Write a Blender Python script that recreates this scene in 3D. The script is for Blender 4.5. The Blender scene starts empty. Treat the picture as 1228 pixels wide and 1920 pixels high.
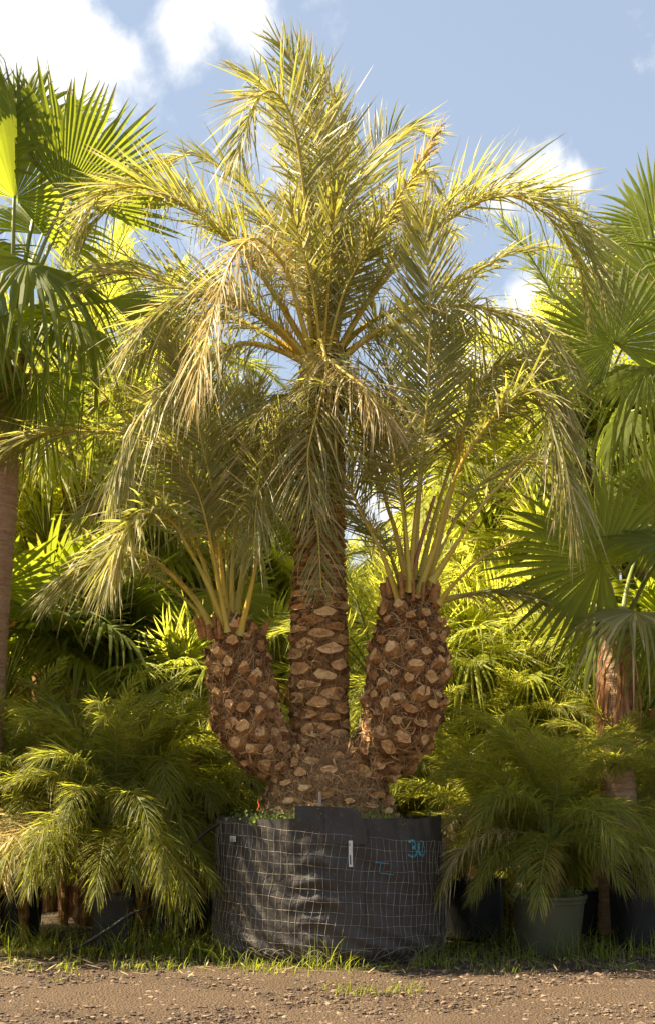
import bpy, math, random
import numpy as np
from mathutils import Vector, Matrix

# ------------------------------------------------------------------ camera, sky, sun, exposure
S = bpy.context.scene
COL = S.collection
F, HOR, CH = 2394.0, 1478.0, 1.16
cam_d = bpy.data.cameras.new("camera"); cam = bpy.data.objects.new("camera", cam_d); COL.objects.link(cam)
cam.location = (0, 0, CH); cam.rotation_euler = (math.radians(90), 0, 0)
cam_d.sensor_fit = 'VERTICAL'; cam_d.sensor_height = 36; cam_d.sensor_width = 36
cam_d.lens = F/1920*36; cam_d.shift_y = (HOR-960)/1920; cam_d.clip_end = 2000; cam_d.clip_start = .05
S.camera = cam
SUN_EL, SUN_AZ = math.radians(53), math.radians(-86)      # azimuth from +Y (behind the palms), negative = left
sd = Vector((math.sin(SUN_AZ)*math.cos(SUN_EL), math.cos(SUN_AZ)*math.cos(SUN_EL), math.sin(SUN_EL)))
sun_d = bpy.data.lights.new("sun", 'SUN'); sun_d.energy = 5.0; sun_d.angle = math.radians(.5); sun_d.color = (1, .86, .62)
sun = bpy.data.objects.new("sun", sun_d); COL.objects.link(sun); sun.rotation_euler = sd.to_track_quat('Z', 'Y').to_euler()
S.view_settings.view_transform = 'Standard'; S.view_settings.look = 'None'; S.view_settings.gamma = 1
S.view_settings.exposure = 1.92
W = bpy.data.worlds.new("World"); S.world = W; W.use_nodes = True
nt = W.node_tree; nt.nodes.clear()
def N(t, typ, **k):
    n = t.nodes.new(typ)
    for a, b in k.items(): setattr(n, a, b)
    return n
def mth(t, op, a, b=None, c=None, clamp=False):
    n = N(t, 'ShaderNodeMath', operation=op, use_clamp=clamp)
    for i, v in enumerate((a, b, c)):
        if v is None: continue
        if hasattr(v, 'is_output'): t.links.new(v, n.inputs[i])
        else: n.inputs[i].default_value = v
    return n.outputs[0]
sky = N(nt, 'ShaderNodeTexSky', sky_type='NISHITA', sun_disc=False, sun_elevation=SUN_EL, sun_rotation=SUN_AZ, air_density=1.0, dust_density=.8, ozone_density=1.2)
geo = N(nt, 'ShaderNodeTexCoord')
DIRV = geo.outputs['Generated']
nz = N(nt, 'ShaderNodeTexNoise'); nz.inputs['Scale'].default_value = 9; nz.inputs['Detail'].default_value = 9; nz.inputs['Roughness'].default_value = .58; nz.inputs['Distortion'].default_value = .25
nt.links.new(DIRV, nz.inputs['Vector'])
nz2 = N(nt, 'ShaderNodeTexNoise'); nz2.inputs['Scale'].default_value = 13; nz2.inputs['Detail'].default_value = 6
mp = N(nt, 'ShaderNodeMapping'); mp.inputs['Location'].default_value = (.02, .3, -.015); nt.links.new(DIRV, mp.inputs['Vector']); nt.links.new(mp.outputs[0], nz2.inputs['Vector'])
def skydir(px, py): return Vector(((px-614)/F, 1, (HOR-py)/F)).normalized()
acc = None
for px, py, r, s in ((30, 40, .100, 1.0), (120, 110, .075, 1.0), (215, 105, .036, .8), (350, 20, .05, .85), (435, 15, .042, .8), (385, 80, .026, .6), (-120, 0, .12, 1),
                     (1000, 330, .030, .75), (935, 350, .032, .75), (1085, 340, .022, .65), (970, 300, .014, .6), (1000, 570, .060, 1.0), (900, 640, .1, .9), (1100, 520, .06, .7), (690, 930, .1, .8), (520, 420, .1, .5), (300, 900, .2, .45), (1250, 900, .15, .8)):
    vd = N(nt, 'ShaderNodeVectorMath', operation='DISTANCE'); nt.links.new(DIRV, vd.inputs[0]); vd.inputs[1].default_value = skydir(px, py)
    m = mth(nt, 'MULTIPLY', mth(nt, 'SUBTRACT', 1.0, mth(nt, 'DIVIDE', vd.outputs['Value'], r), clamp=True), s)
    acc = m if acc is None else mth(nt, 'MAXIMUM', acc, m)
dens = mth(nt, 'ADD', mth(nt, 'MULTIPLY', acc, 1.15), mth(nt, 'MULTIPLY', mth(nt, 'SUBTRACT', nz.outputs['Fac'], .5), 3.2))
mask = N(nt, 'ShaderNodeMapRange', interpolation_type='SMOOTHSTEP'); nt.links.new(dens, mask.inputs[0]); mask.inputs[1].default_value = .28; mask.inputs[2].default_value = .95
ccol = N(nt, 'ShaderNodeMix', data_type='RGBA'); nt.links.new(nz2.outputs['Fac'], ccol.inputs['Factor'])
ccol.inputs['A'].default_value = (3.9, 4.0, 4.2, 1); ccol.inputs['B'].default_value = (6.6, 6.4, 6.1, 1)
# veil: thin high haze that softens the blue
veil = N(nt, 'ShaderNodeMix', data_type='RGBA'); veil.inputs['Factor'].default_value = .62; nt.links.new(sky.outputs[0], veil.inputs['A']); veil.inputs['B'].default_value = (2.15, 2.42, 2.75, 1)
cm = N(nt, 'ShaderNodeMix', data_type='RGBA'); nt.links.new(mask.outputs[0], cm.inputs['Factor']); nt.links.new(veil.outputs['Result'], cm.inputs['A']); nt.links.new(ccol.outputs['Result'], cm.inputs['B'])
bg = N(nt, 'ShaderNodeBackground'); bg.inputs['Strength'].default_value = .067; nt.links.new(cm.outputs['Result'], bg.inputs['Color'])
wo = N(nt, 'ShaderNodeOutputWorld'); nt.links.new(bg.outputs[0], wo.inputs[0])
S.render.engine = 'CYCLES'
S.cycles.max_bounces = 12; S.cycles.diffuse_bounces = 7; S.cycles.transmission_bounces = 8

# ------------------------------------------------------------------ helpers
def P(px, py, Y): return np.array(((px-614)/F*Y, Y, CH-(py-HOR)/F*Y))
def norm(v):
    v = np.asarray(v, float); return v/np.maximum(np.linalg.norm(v, axis=-1, keepdims=True), 1e-9)
def newobj(name, me, mats, parent=None, label=None):
    o = bpy.data.objects.new(name, me); COL.objects.link(o)
    for m in (mats if isinstance(mats, (list, tuple)) else [mats]): me.materials.append(m)
    if parent: o.parent = parent
    if label: o['label'] = label
    return o
def thing(name, loc, label, cat, group=None):
    o = bpy.data.objects.new(name, None); COL.objects.link(o); o.location = loc; o.empty_display_size = .1
    tag(o, label, cat, group); return o
def tag(o, label=None, cat=None, group=None, kind=None):
    if label: o['label'] = label
    if cat: o['category'] = cat
    if group: o['group'] = group
    if kind: o['kind'] = kind
    return o
class Geo:
    """collects quads in numpy blocks and makes one mesh with two float attributes"""
    def __init__(s): s.v = []; s.f = []; s.a = []; s.b = []; s.m = []; s.n = 0
    def grid(s, V, a=0., b=0., mat=0, closed=False):
        """V (n,K,M,3): n patches of K x M vertices"""
        V = np.asarray(V, float); n, K, M, _ = V.shape
        idx = np.arange(n*K*M).reshape(n, K, M)+s.n
        if closed: j2 = np.roll(idx, -1, axis=2); i1 = idx[:, :-1, :]; i2 = idx[:, 1:, :]; q = np.stack([i1, j2[:, :-1], j2[:, 1:], i2], -1)
        else: q = np.stack([idx[:, :-1, :-1], idx[:, :-1, 1:], idx[:, 1:, 1:], idx[:, 1:, :-1]], -1)
        q = q.reshape(-1, 4)
        s.v.append(V.reshape(-1, 3)); s.f.append(q); s.m.append(np.full(len(q), mat))
        s.a.append(np.broadcast_to(np.asarray(a, float), (n, K, M)).reshape(-1)); s.b.append(np.broadcast_to(np.asarray(b, float), (n, K, M)).reshape(-1)); s.n += n*K*M
    def mesh(s, name, origin=(0, 0, 0), smooth=False):
        me = bpy.data.meshes.new(name)
        v = np.concatenate(s.v)-np.asarray(origin, float); f = np.concatenate(s.f)
        me.vertices.add(len(v)); me.vertices.foreach_set('co', v.astype(np.float32).ravel())
        me.loops.add(f.size); me.loops.foreach_set('vertex_index', f.astype(np.int32).ravel())
        me.polygons.add(len(f)); me.polygons.foreach_set('loop_start', np.arange(0, f.size, 4, dtype=np.int32))
        me.polygons.foreach_set('material_index', np.concatenate(s.m).astype(np.int32))
        me.polygons.foreach_set('use_smooth', np.full(len(f), bool(smooth)))
        for nm, arr in (('va', s.a), ('vb', s.b)):
            at = me.attributes.new(nm, 'FLOAT', 'POINT'); at.data.foreach_set('value', np.concatenate(arr).astype(np.float32))
        me.update(calc_edges=True); return me
def spline(pts, n):
    p = np.asarray(pts, float); p = np.vstack([2*p[0]-p[1], p, 2*p[-1]-p[-2]]); out = []
    seg = len(p)-3
    for i in range(seg):
        t = np.linspace(0, 1, 14, endpoint=(i == seg-1))[:, None]; a, b, c, d = p[i:i+4]
        out.append(.5*((2*b)+(-a+c)*t+(2*a-5*b+4*c-d)*t**2+(-a+3*b-3*c+d)*t**3))
    q = np.vstack(out); L = np.concatenate([[0], np.cumsum(np.linalg.norm(np.diff(q, axis=0), axis=1))])
    u = np.linspace(0, L[-1], n); return np.stack([np.interp(u, L, q[:, k]) for k in range(3)], 1), L[-1]
def tube(g, pts, r, sides=5, a=0, b=0, mat=0, flat=1.0, ref=(0.13, .99, .05), n=None):
    p = np.asarray(pts, float)
    T = norm(np.gradient(p, axis=0)); s = norm(np.cross(T, np.asarray(ref, float))); u = np.cross(s, T)
    r = np.broadcast_to(np.asarray(r, float), (len(p),))[:, None, None]
    th = np.linspace(0, 2*math.pi, sides, endpoint=False)[None, :, None]
    V = p[:, None]+r*(np.cos(th)*s[:, None]+flat*np.sin(th)*u[:, None])
    g.grid(V[None], a, b, mat, closed=True)

# ------------------------------------------------------------------ materials
def mat_new(name):
    m = bpy.data.materials.new(name); m.use_nodes = True; t = m.node_tree; t.nodes.clear()
    return m, t, N(t, 'ShaderNodeOutputMaterial')
def ramp(t, fac, stops):
    r = N(t, 'ShaderNodeValToRGB'); t.links.new(fac, r.inputs[0]); e = r.color_ramp.elements
    while len(e) < len(stops): e.new(.5)
    for el, (p, c) in zip(e, stops): el.position = p; el.color = (*c, 1)
    return r.outputs[0]
def mixc(t, fac, a, b, mode='MIX'):
    n = N(t, 'ShaderNodeMix', data_type='RGBA', blend_type=mode)
    for s_, v in (('Factor', fac), ('A', a), ('B', b)):
        if hasattr(v, 'is_output'): t.links.new(v, n.inputs[s_])
        else: n.inputs[s_].default_value = (*v, 1) if isinstance(v, tuple) else v
    return n.outputs['Result']
def attr(t, nm): return N(t, 'ShaderNodeAttribute', attribute_name=nm).outputs['Fac']
def objnoise(t, scale, detail=4, rough=.55, stretch=None):
    tc = N(t, 'ShaderNodeTexCoord'); n = N(t, 'ShaderNodeTexNoise'); n.inputs['Scale'].default_value = scale; n.inputs['Detail'].default_value = detail; n.inputs['Roughness'].default_value = rough
    if stretch:
        mp_ = N(t, 'ShaderNodeMapping'); mp_.inputs['Scale'].default_value = stretch; t.links.new(tc.outputs['Object'], mp_.inputs[0]); t.links.new(mp_.outputs[0], n.inputs['Vector'])
    else: t.links.new(tc.outputs['Object'], n.inputs['Vector'])
    return n.outputs['Fac']
def leaf_mat(name, dark, light, dry, trans=(.35, .42, .05), tfac=.45, rough=.42, tip=.82, drymin=.86):
    """va = random per leaflet, vb = position along the leaflet"""
    m, t, out = mat_new(name); a = attr(t, 'va'); b = attr(t, 'vb')
    c = mixc(t, a, dark, light)
    tipf = mth(t, 'MULTIPLY', mth(t, 'GREATER_THAN', mth(t, 'ADD', b, mth(t, 'MULTIPLY', a, .25)), tip+.12), .8)
    dryf = mth(t, 'MAXIMUM', mth(t, 'MULTIPLY', mth(t, 'GREATER_THAN', a, drymin), .85), tipf)
    c2 = mixc(t, dryf, c, dry)
    pr = N(t, 'ShaderNodeBsdfPrincipled'); t.links.new(c2, pr.inputs['Base Color']); pr.inputs['Roughness'].default_value = rough; pr.inputs['Specular IOR Level'].default_value = .25
    tr = N(t, 'ShaderNodeBsdfTranslucent'); tc = mixc(t, dryf, mixc(t, a, trans, tuple(min(1, x*1.35) for x in trans)), tuple(x*1.1 for x in dry)); t.links.new(tc, tr.inputs['Color'])
    mx = N(t, 'ShaderNodeMixShader'); mx.inputs[0].default_value = tfac; t.links.new(pr.outputs[0], mx.inputs[1]); t.links.new(tr.outputs[0], mx.inputs[2])
    t.links.new(mx.outputs[0], out.inputs[0]); return m
def simple_mat(name, c1, c2, scale=8, rough=.7, bump=.0, bscale=30, stretch=None, spec=.4, bdist=.01):
    m, t, out = mat_new(name); f = objnoise(t, scale, 5, .6, stretch)
    c = ramp(t, f, ((.32, c1), (.68, c2)))
    pr = N(t, 'ShaderNodeBsdfPrincipled'); t.links.new(c, pr.inputs['Base Color']); pr.inputs['Roughness'].default_value = rough; pr.inputs['Specular IOR Level'].default_value = spec
    if bump:
        b = N(t, 'ShaderNodeBump'); b.inputs['Strength'].default_value = bump; b.inputs['Distance'].default_value = bdist; t.links.new(objnoise(t, bscale, 6, .65, stretch), b.inputs['Height']); t.links.new(b.outputs[0], pr.inputs['Normal'])
    t.links.new(pr.outputs[0], out.inputs[0]); return m
M_DATE = leaf_mat('date_leaf', (.165, .165, .062), (.34, .315, .135), (.56, .45, .23), (.53, .50, .075), .42, .42, .84, .90)
M_DATE_DRY = leaf_mat('date_leaf_dry', (.30, .225, .08), (.50, .38, .16), (.62, .50, .26), (.52, .38, .10), .38, .5, .8, .75)
M_DATE_BG = leaf_mat('date_leaf_background', (.11, .13, .03), (.20, .215, .055), (.34, .27, .10), (.66, .66, .07), .54, .42, .9, .95)
M_PYG = leaf_mat('fine_palm_leaf', (.075, .088, .017), (.15, .16, .034), (.36, .27, .07), (.56, .56, .055), .48, .5, .92, .95)
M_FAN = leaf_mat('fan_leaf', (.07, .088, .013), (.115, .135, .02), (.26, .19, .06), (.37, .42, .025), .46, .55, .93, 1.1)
M_FAN_BG = leaf_mat('fan_leaf_lit', (.18, .21, .04), (.31, .32, .075), (.46, .37, .15), (.72, .74, .08), .55, .5, .93, .97)  # lit copy of fan_leaf: backlit glow put into the background leaf colours
M_FAN_DEAD = leaf_mat('dead_fan', (.30, .14, .06), (.50, .27, .13), (.55, .32, .16), (.4, .2, .08), .3, .8, .9, .8)
M_STALK = simple_mat('palm_stalk', (.62, .40, .05), (.44, .40, .08), 5, .38, .2, 60, (1, 1, .3))
M_STALK_G = simple_mat('green_stalk', (.14, .19, .04), (.24, .24, .06), 6, .42)
M_STALK_RED = simple_mat('dry_stalk', (.30, .12, .07), (.42, .22, .13), 9, .7)
M_GRASS = leaf_mat('grass_blade', (.08, .11, .015), (.15, .18, .03), (.34, .27, .12), (.42, .46, .03), .45, .5, .95, .9)
M_WEED = leaf_mat('weed_leaf', (.10, .115, .04), (.20, .21, .08), (.3, .3, .12), (.3, .42, .06), .4, .5, .98, 1.1)
M_BARK = simple_mat('palm_fibre_bark', (.085, .042, .015), (.42, .225, .085), 22, .95, 1., 60, (1, 1, .5), .15, .02)
def cut_mat():
    m, t, out = mat_new('cut_leaf_base'); f = objnoise(t, 38, 6, .7); a = attr(t, 'va'); b = attr(t, 'vb')
    c = ramp(t, mth(t, 'ADD', mth(t, 'ADD', mth(t, 'MULTIPLY', f, .75), mth(t, 'MULTIPLY', a, .35)), mth(t, 'MULTIPLY', mth(t, 'SUBTRACT', b, 1.0), .17)), ((.20, (.13, .055, .018)), (.42, (.50, .25, .085)), (.72, (.82, .53, .25))))
    pr = N(t, 'ShaderNodeBsdfPrincipled'); t.links.new(c, pr.inputs['Base Color']); pr.inputs['Roughness'].default_value = .85; pr.inputs['Specular IOR Level'].default_value = .2
    bp = N(t, 'ShaderNodeBump'); bp.inputs['Strength'].default_value = 1; bp.inputs['Distance'].default_value = .012; t.links.new(objnoise(t, 70, 5, .7), bp.inputs['Height']); t.links.new(bp.outputs[0], pr.inputs['Normal'])
    t.links.new(pr.outputs[0], out.inputs[0]); return m
M_CUT = cut_mat()
M_FIB = leaf_mat('palm_fibre', (.18, .09, .034), (.60, .35, .15), (.68, .46, .22), (.2, .1, .05), .1, .8, 2, .9)

# ------------------------------------------------------------------ palm leaf generators
UP = np.array((0, 0, 1.0))
def frond_geo(pts, L=.42, W=.018, n=90, start=.28, v=25, droop=.25, kink=.12, roll=0, out=None, seed=0, ang=(62, 48, 18), jit=1., r0=.024, r1=.004, gl=None, gr=None, spines=True, wild=0., K=5):
    rng = np.random.default_rng(seed); gl = gl or Geo(); gr = gr or Geo(); W = W*(.78 if W > .013 else 1); n = int(n*1.2) if n > 20 else n
    C, LEN = spline(pts, 64); T = norm(np.gradient(C, axis=0))
    if out is None: out = C[-1]-C[0]
    S0 = norm(np.cross(np.array((out[0], out[1], 0.)), UP)); 
    if np.linalg.norm(out[:2]) < 1e-4: S0 = np.array((1., 0, 0))
    s = norm(S0[None]-(T@S0)[:, None]*T); u = np.cross(s, T)
    if abs(roll) > 0:
        tt = np.linspace(0, 1, 64)[:, None]; rr = math.radians(roll)*np.clip(tt*2.2, 0, 1); s, u = s*np.cos(rr)+u*np.sin(rr), u*np.cos(rr)-s*np.sin(rr)
    q = np.linspace(0, 1, n); q = np.clip(q+rng.normal(0, .25/n, n), 0, 1)
    Q = np.concatenate([q, q]); sg = np.concatenate([np.ones(n), -np.ones(n)])
    U = start+(1-start)*Q
    def at(A): return np.stack([np.interp(U, np.linspace(0, 1, 64), A[:, k]) for k in range(3)], 1)
    c, t_, s_, u_ = at(C), norm(at(T)), norm(at(s)), norm(at(u)); m = 2*n
    ln = L*np.interp(Q, [0, .08, .25, .5, .75, .93, 1], [.3, .6, .95, 1, .8, .55, .42])*(1+rng.normal(0, .09*jit, m))
    al = np.radians(np.interp(Q, [0, .5, 1], ang)+rng.normal(0, 6*jit, m))
    vv = np.radians(v+rng.normal(0, 15*jit, m)+rng.choice([-12, 0, 14], m)*jit)
    d = norm(np.cos(al)[:, None]*t_+np.sin(al)[:, None]*(sg[:, None]*s_*np.cos(vv)[:, None]+u_*np.sin(vv)[:, None]))
    if wild: d = norm(d+rng.normal(0, wild, (m, 3)))
    f = np.linspace(0, 1, K)
    dr = droop*(1+rng.normal(0, .45, m)); kk = rng.random(m) < kink; ks = rng.uniform(.35, .7, m)
    pos = c[:, None]+d[:, None]*(ln[:, None, None]*f[None, :, None])
    g = -(dr[:, None]*f[None]**2)*ln[:, None]
    bow = rng.normal(.06, .11, m); pos += t_[:, None]*((bow*ln)[:, None]*f[None]**2)[..., None]; pos += u_[:, None]*((rng.normal(0, .07, m)*ln)[:, None]*f[None]**2)[..., None]
    pos[:, :, 2] += g
    ex = np.clip(f[None]-ks[:, None], 0, 1)*ln[:, None]*kk[:, None]
    pos -= d[:, None]*(ex*.85)[:, :, None]; pos[:, :, 2] -= ex*.85
    wd = norm(t_-(np.sum(t_*d, 1))[:, None]*d); bn = np.cross(d, wd); ra = rng.normal(0, .5, m)[:, None]+sg[:, None]*.35
    wd = wd*np.cos(ra)+bn*np.sin(ra)
    tw = rng.normal(0, .5, m)[:, None]*f[None]; wdk = wd[:, None]*np.cos(tw)[..., None]+np.cross(d, wd)[:, None]*np.sin(tw)[..., None]
    wp = np.interp(f, [0, .15, .45, .8, 1], [.45, .9, 1, .6, .04])
    hw = W*.5*wp[None]*np.interp(Q, [0, .15, .8, 1], [.5, 1, .9, .6])[:, None]*(1+rng.normal(0, .12, m))[:, None]
    V = np.stack([pos-wdk*hw[..., None], pos+wdk*hw[..., None]], 2)
    gl.grid(V, rng.random(m)[:, None, None], f[None, :, None])
    if spines:
        k = 26; us = rng.uniform(start*.25, start*1.02, k); x = np.linspace(0, 1, 64)
        cc = np.stack([np.interp(us, x, C[:, j]) for j in range(3)], 1); ts = np.stack([np.interp(us, x, T[:, j]) for j in range(3)], 1); ss = np.stack([np.interp(us, x, s[:, j]) for j in range(3)], 1)
        dd = norm(ts*.6+ss*rng.choice([-1, 1], k)[:, None]+rng.normal(0, .2, (k, 3))); l2 = (.05+.16*(us/start)**2)*L/.42
        pp = cc[:, None]+dd[:, None]*(l2[:, None, None]*np.array((0, .5, 1.))[None, :, None]); ww = np.cross(dd, UP); ww = norm(ww)*.0035
        V = np.stack([pp-ww[:, None]*np.array((1, .8, .1))[None, :, None], pp+ww[:, None]*np.array((1, .8, .1))[None, :, None]], 2); gr.grid(V, .4, .3)
    rad = np.interp(np.linspace(0, 1, 64), [0, .04, .3, 1], [r0*1.7, r0*1.1, r0*.62, r1])
    tube(gr, C, rad, 6, flat=.75, ref=S0)
    return gl, gr
def proto_curve(elev, L, arch, rng):
    """rachis in the XZ plane leaving the origin at elev degrees, bending over by arch degrees"""
    a = math.radians(elev); da = math.radians(arch); p = [np.zeros(3)]; n = 9; yw = rng.normal(0, .06)
    for i in range(n): t_ = i/n; an = a-da*t_**1.4; p.append(p[-1]+np.array((math.cos(an), yw*t_, math.sin(an)))*L/n)
    return p
def add_frond(root, o, mleaf=None, mstalk=None, label=None, **k):
    gl, gr = frond_geo(**k)
    f = newobj('frond', gl.mesh('frond', o), mleaf or M_DATE, root, label)
    newobj('stalk', gr.mesh('stalk', o, True), mstalk or M_STALK, f); return f

def fan_geo(C, A, Nn, R, n=34, span=250, join=.5, droop=.35, curl=.25, seed=0, g=None, pleat=.8, wav=.12, thread=False):
    rng = np.random.default_rng(seed); g = g or Geo()
    C = np.asarray(C, float); A = norm(A); Nn = norm(np.asarray(Nn, float)-np.dot(Nn, A)*A); B = np.cross(Nn, A)
    dth = math.radians(span)/n; th = (np.arange(n)+.5)*dth-math.radians(span)/2
    f = np.array((.015, .2, .38, join, join+(1-join)*.33, join+(1-join)*.66, join+(1-join)*.86, 1.0)); K = len(f)
    jn = join*(1+rng.normal(0, .1, n))
    Rk = R*(1-.28*(np.abs(th)/math.radians(180))**1.5)*(1+rng.normal(0, .05, n))
    thj = th+rng.normal(0, .06*dth, n)
    dev = rng.normal(0, .25*dth, n)
    V = np.zeros((n, K, 3, 3))
    ndrop = droop*(1+rng.normal(0, .5, n)); sidebow = rng.normal(0, .08, n)
    for j in range(3):
        side = (j-1)
        for k in range(K):
            r = f[k]*Rk
            wide = np.where(f[k] <= jn, math.tan(dth/2)*r, math.tan(dth/2)*jn*Rk*np.clip((1-f[k])/(1-jn+1e-6), 0.03, 1)**.8)
            over = np.clip(f[k]-jn, 0, 1)
            tt = thj+dev*over*2
            e = np.cos(tt)[:, None]*A+np.sin(tt)[:, None]*B; l = -np.sin(tt)[:, None]*A+np.cos(tt)[:, None]*B
            pr = np.clip((e@A), -.2, 1)
            p = C+e*r[:, None]+l*(side*wide)[:, None]
            p = p-Nn*(curl*(f[k]**2)*R*(.35+.65*pr**2))[:, None]
            p = p+Nn*((0 if side else 1)*pleat*wide)[:, None]
            dz = ndrop*over**1.6*R*1.5
            p = p-UP*dz[:, None]-e*(dz*.45)[:, None]+l*(sidebow*over*R)[:, None]
            V[:, k, j] = p
    g.grid(V, rng.random(n)[:, None, None], f[None, :, None])
    if thread:
        m = n; base = V[:, 4, 2]; dd = norm(rng.normal(0, 1, (m, 3))+(V[:, 5, 1]-V[:, 4, 1])*8); ff = np.array((0, .3, .6, 1.)); l3 = rng.uniform(.1, .35, m)*R
        pp = base[:, None]+dd[:, None]*(l3[:, None, None]*ff[None, :, None]); pp[:, :, 2] -= (l3[:, None]*ff[None]**2*.7)
        ww = np.array((.001, 0, .0005))
        g.grid(np.stack([pp-ww, pp+ww], 2), .98, .5)
    return g
def add_fan(root, o, crown, C, tip, Nn, seed, mat=None, R=None, mid=None, label=None, pr=.016, **k):
    C = np.asarray(C, float); A = np.asarray(tip, float)-C
    g = fan_geo(C, A, Nn, R or np.linalg.norm(A), seed=seed, **k)
    f = newobj('fan_leaf', g.mesh('fan_leaf', o), mat or M_FAN, root, label)
    gr = Geo(); c0 = np.asarray(crown, float); midp = (c0+C)/2+np.array((0, 0, .08)) if mid is None else np.asarray(mid, float)
    pts, _ = spline([c0, midp, C-norm(A)*-.02], 20); tube(gr, pts, np.linspace(pr*1.5, pr*.7, 20), 6, flat=.6)
    newobj('stalk', gr.mesh('stalk', o, True), M_STALK_G, f); return f

# ------------------------------------------------------------------ ground
def ground():
    m, t, out = mat_new('gravel_ground'); 
    n1 = objnoise(t, 3.5, 6, .6); n2 = objnoise(t, 55, 5, .7); tc = N(t, 'ShaderNodeTexCoord')
    vo = N(t, 'ShaderNodeTexVoronoi'); vo.inputs['Scale'].default_value = 70; t.links.new(tc.outputs['Object'], vo.inputs['Vector'])
    c = mixc(t, n2, (.09, .06, .038), (.195, .132, .082)); c = mixc(t, mth(t, 'MULTIPLY', n1, .6), c, (.155, .108, .063))
    c = mixc(t, mth(t, 'MULTIPLY', vo.outputs['Distance'], .7), c, (.07, .045, .028)); n3 = objnoise(t, 1.3, 4, .6, (.5, 1.6, 1)); c = mixc(t, mth(t, 'MULTIPLY', mth(t, 'GREATER_THAN', mth(t, 'ADD', n3, mth(t, 'MULTIPLY', n2, .25)), .66), .35), c, (.09, .06, .036))
    sp = N(t, 'ShaderNodeSeparateXYZ'); t.links.new(tc.outputs['Object'], sp.inputs[0])
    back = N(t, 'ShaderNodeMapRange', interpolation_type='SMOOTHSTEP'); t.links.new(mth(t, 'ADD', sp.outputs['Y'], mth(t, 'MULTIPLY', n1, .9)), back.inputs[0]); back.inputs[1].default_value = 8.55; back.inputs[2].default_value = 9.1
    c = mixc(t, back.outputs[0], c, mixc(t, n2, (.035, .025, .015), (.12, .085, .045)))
    pr = N(t, 'ShaderNodeBsdfPrincipled'); t.links.new(c, pr.inputs['Base Color']); pr.inputs['Roughness'].default_value = .95; pr.inputs['Specular IOR Level'].default_value = .2
    b = N(t, 'ShaderNodeBump'); b.inputs['Strength'].default_value = .9; b.inputs['Distance'].default_value = .03
    t.links.new(mth(t, 'ADD', n2, mth(t, 'MULTIPLY', vo.outputs['Distance'], .8)), b.inputs['Height']); t.links.new(b.outputs[0], pr.inputs['Normal']); t.links.new(pr.outputs[0], out.inputs[0])
    g = Geo(); rng = np.random.default_rng(1)
    xs = np.concatenate([[-300, -60, -20], np.linspace(-8, 8, 160), [20, 60, 300]]); ys = np.concatenate([[-60, -10, 0, 3], np.linspace(5, 12, 120), [16, 25, 60, 400]])
    X, Y = np.meshgrid(xs, ys, indexing='ij'); Z = .012*np.sin(X*2.1+Y)*np.sin(Y*3.3)+.008*np.sin(X*7.7+1.3*Y)*np.sin(Y*6.1+X)+rng.normal(0, .004, X.shape)
    Z[(np.abs(X) > 8) | (Y < 5) | (Y > 12)] = 0
    g.grid(np.stack([X, Y, Z], -1)[None]); o = newobj('ground', g.mesh('ground', smooth=True), m); o['kind'] = 'structure'
ground()
M_STONE = None
def stones():
    m, t, out = mat_new('gravel_stone'); c = ramp(t, attr(t, 'va'), ((0, (.045, .028, .018)), (.55, (.14, .092, .056)), (1, (.26, .18, .115))))
    pr = N(t, 'ShaderNodeBsdfPrincipled'); t.links.new(c, pr.inputs['Base Color']); pr.inputs['Roughness'].default_value = .9; t.links.new(pr.outputs[0], out.inputs[0])
    rng = np.random.default_rng(2); n = 26000
    y = 5.9+rng.random(n)**1.1*2.9; x = rng.uniform(-1, 1, n)*y*.29; r = .003+.013*rng.random(n)**9
    th = np.linspace(0, 2*math.pi, 6, endpoint=False); ph = np.array((-1.2, -.4, .5, 1.4))
    V = np.zeros((n, 4, 6, 3))
    for k, p in enumerate(ph):
        rr = np.cos(p)*(1+rng.normal(0, .22, (n, 6)))
        V[:, k, :, 0] = rr*np.cos(th); V[:, k, :, 1] = rr*np.sin(th); V[:, k, :, 2] = math.sin(p)+rng.normal(0, .12, (n, 6))*(k < 3)
    sc = np.stack([r*rng.uniform(.8, 1.6, n), r*rng.uniform(.8, 1.5, n), r*rng.uniform(.4, .9, n)], 1); V *= sc[:, None, None]
    a = rng.uniform(0, 6.28, n)[:, None, None]; vx = V[..., 0]*np.cos(a)-V[..., 1]*np.sin(a); vy = V[..., 0]*np.sin(a)+V[..., 1]*np.cos(a); V[..., 0] = vx; V[..., 1] = vy
    V += np.stack([x, y, r*.15], 1)[:, None, None]
    g = Geo(); g.grid(V, rng.random(n)[:, None, None]**1.3, closed=True); o = newobj('gravel', g.mesh('gravel'), m)
    tag(o, 'small loose stones scattered over the brown gravel track', 'gravel', None, 'stuff')
stones()

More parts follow.
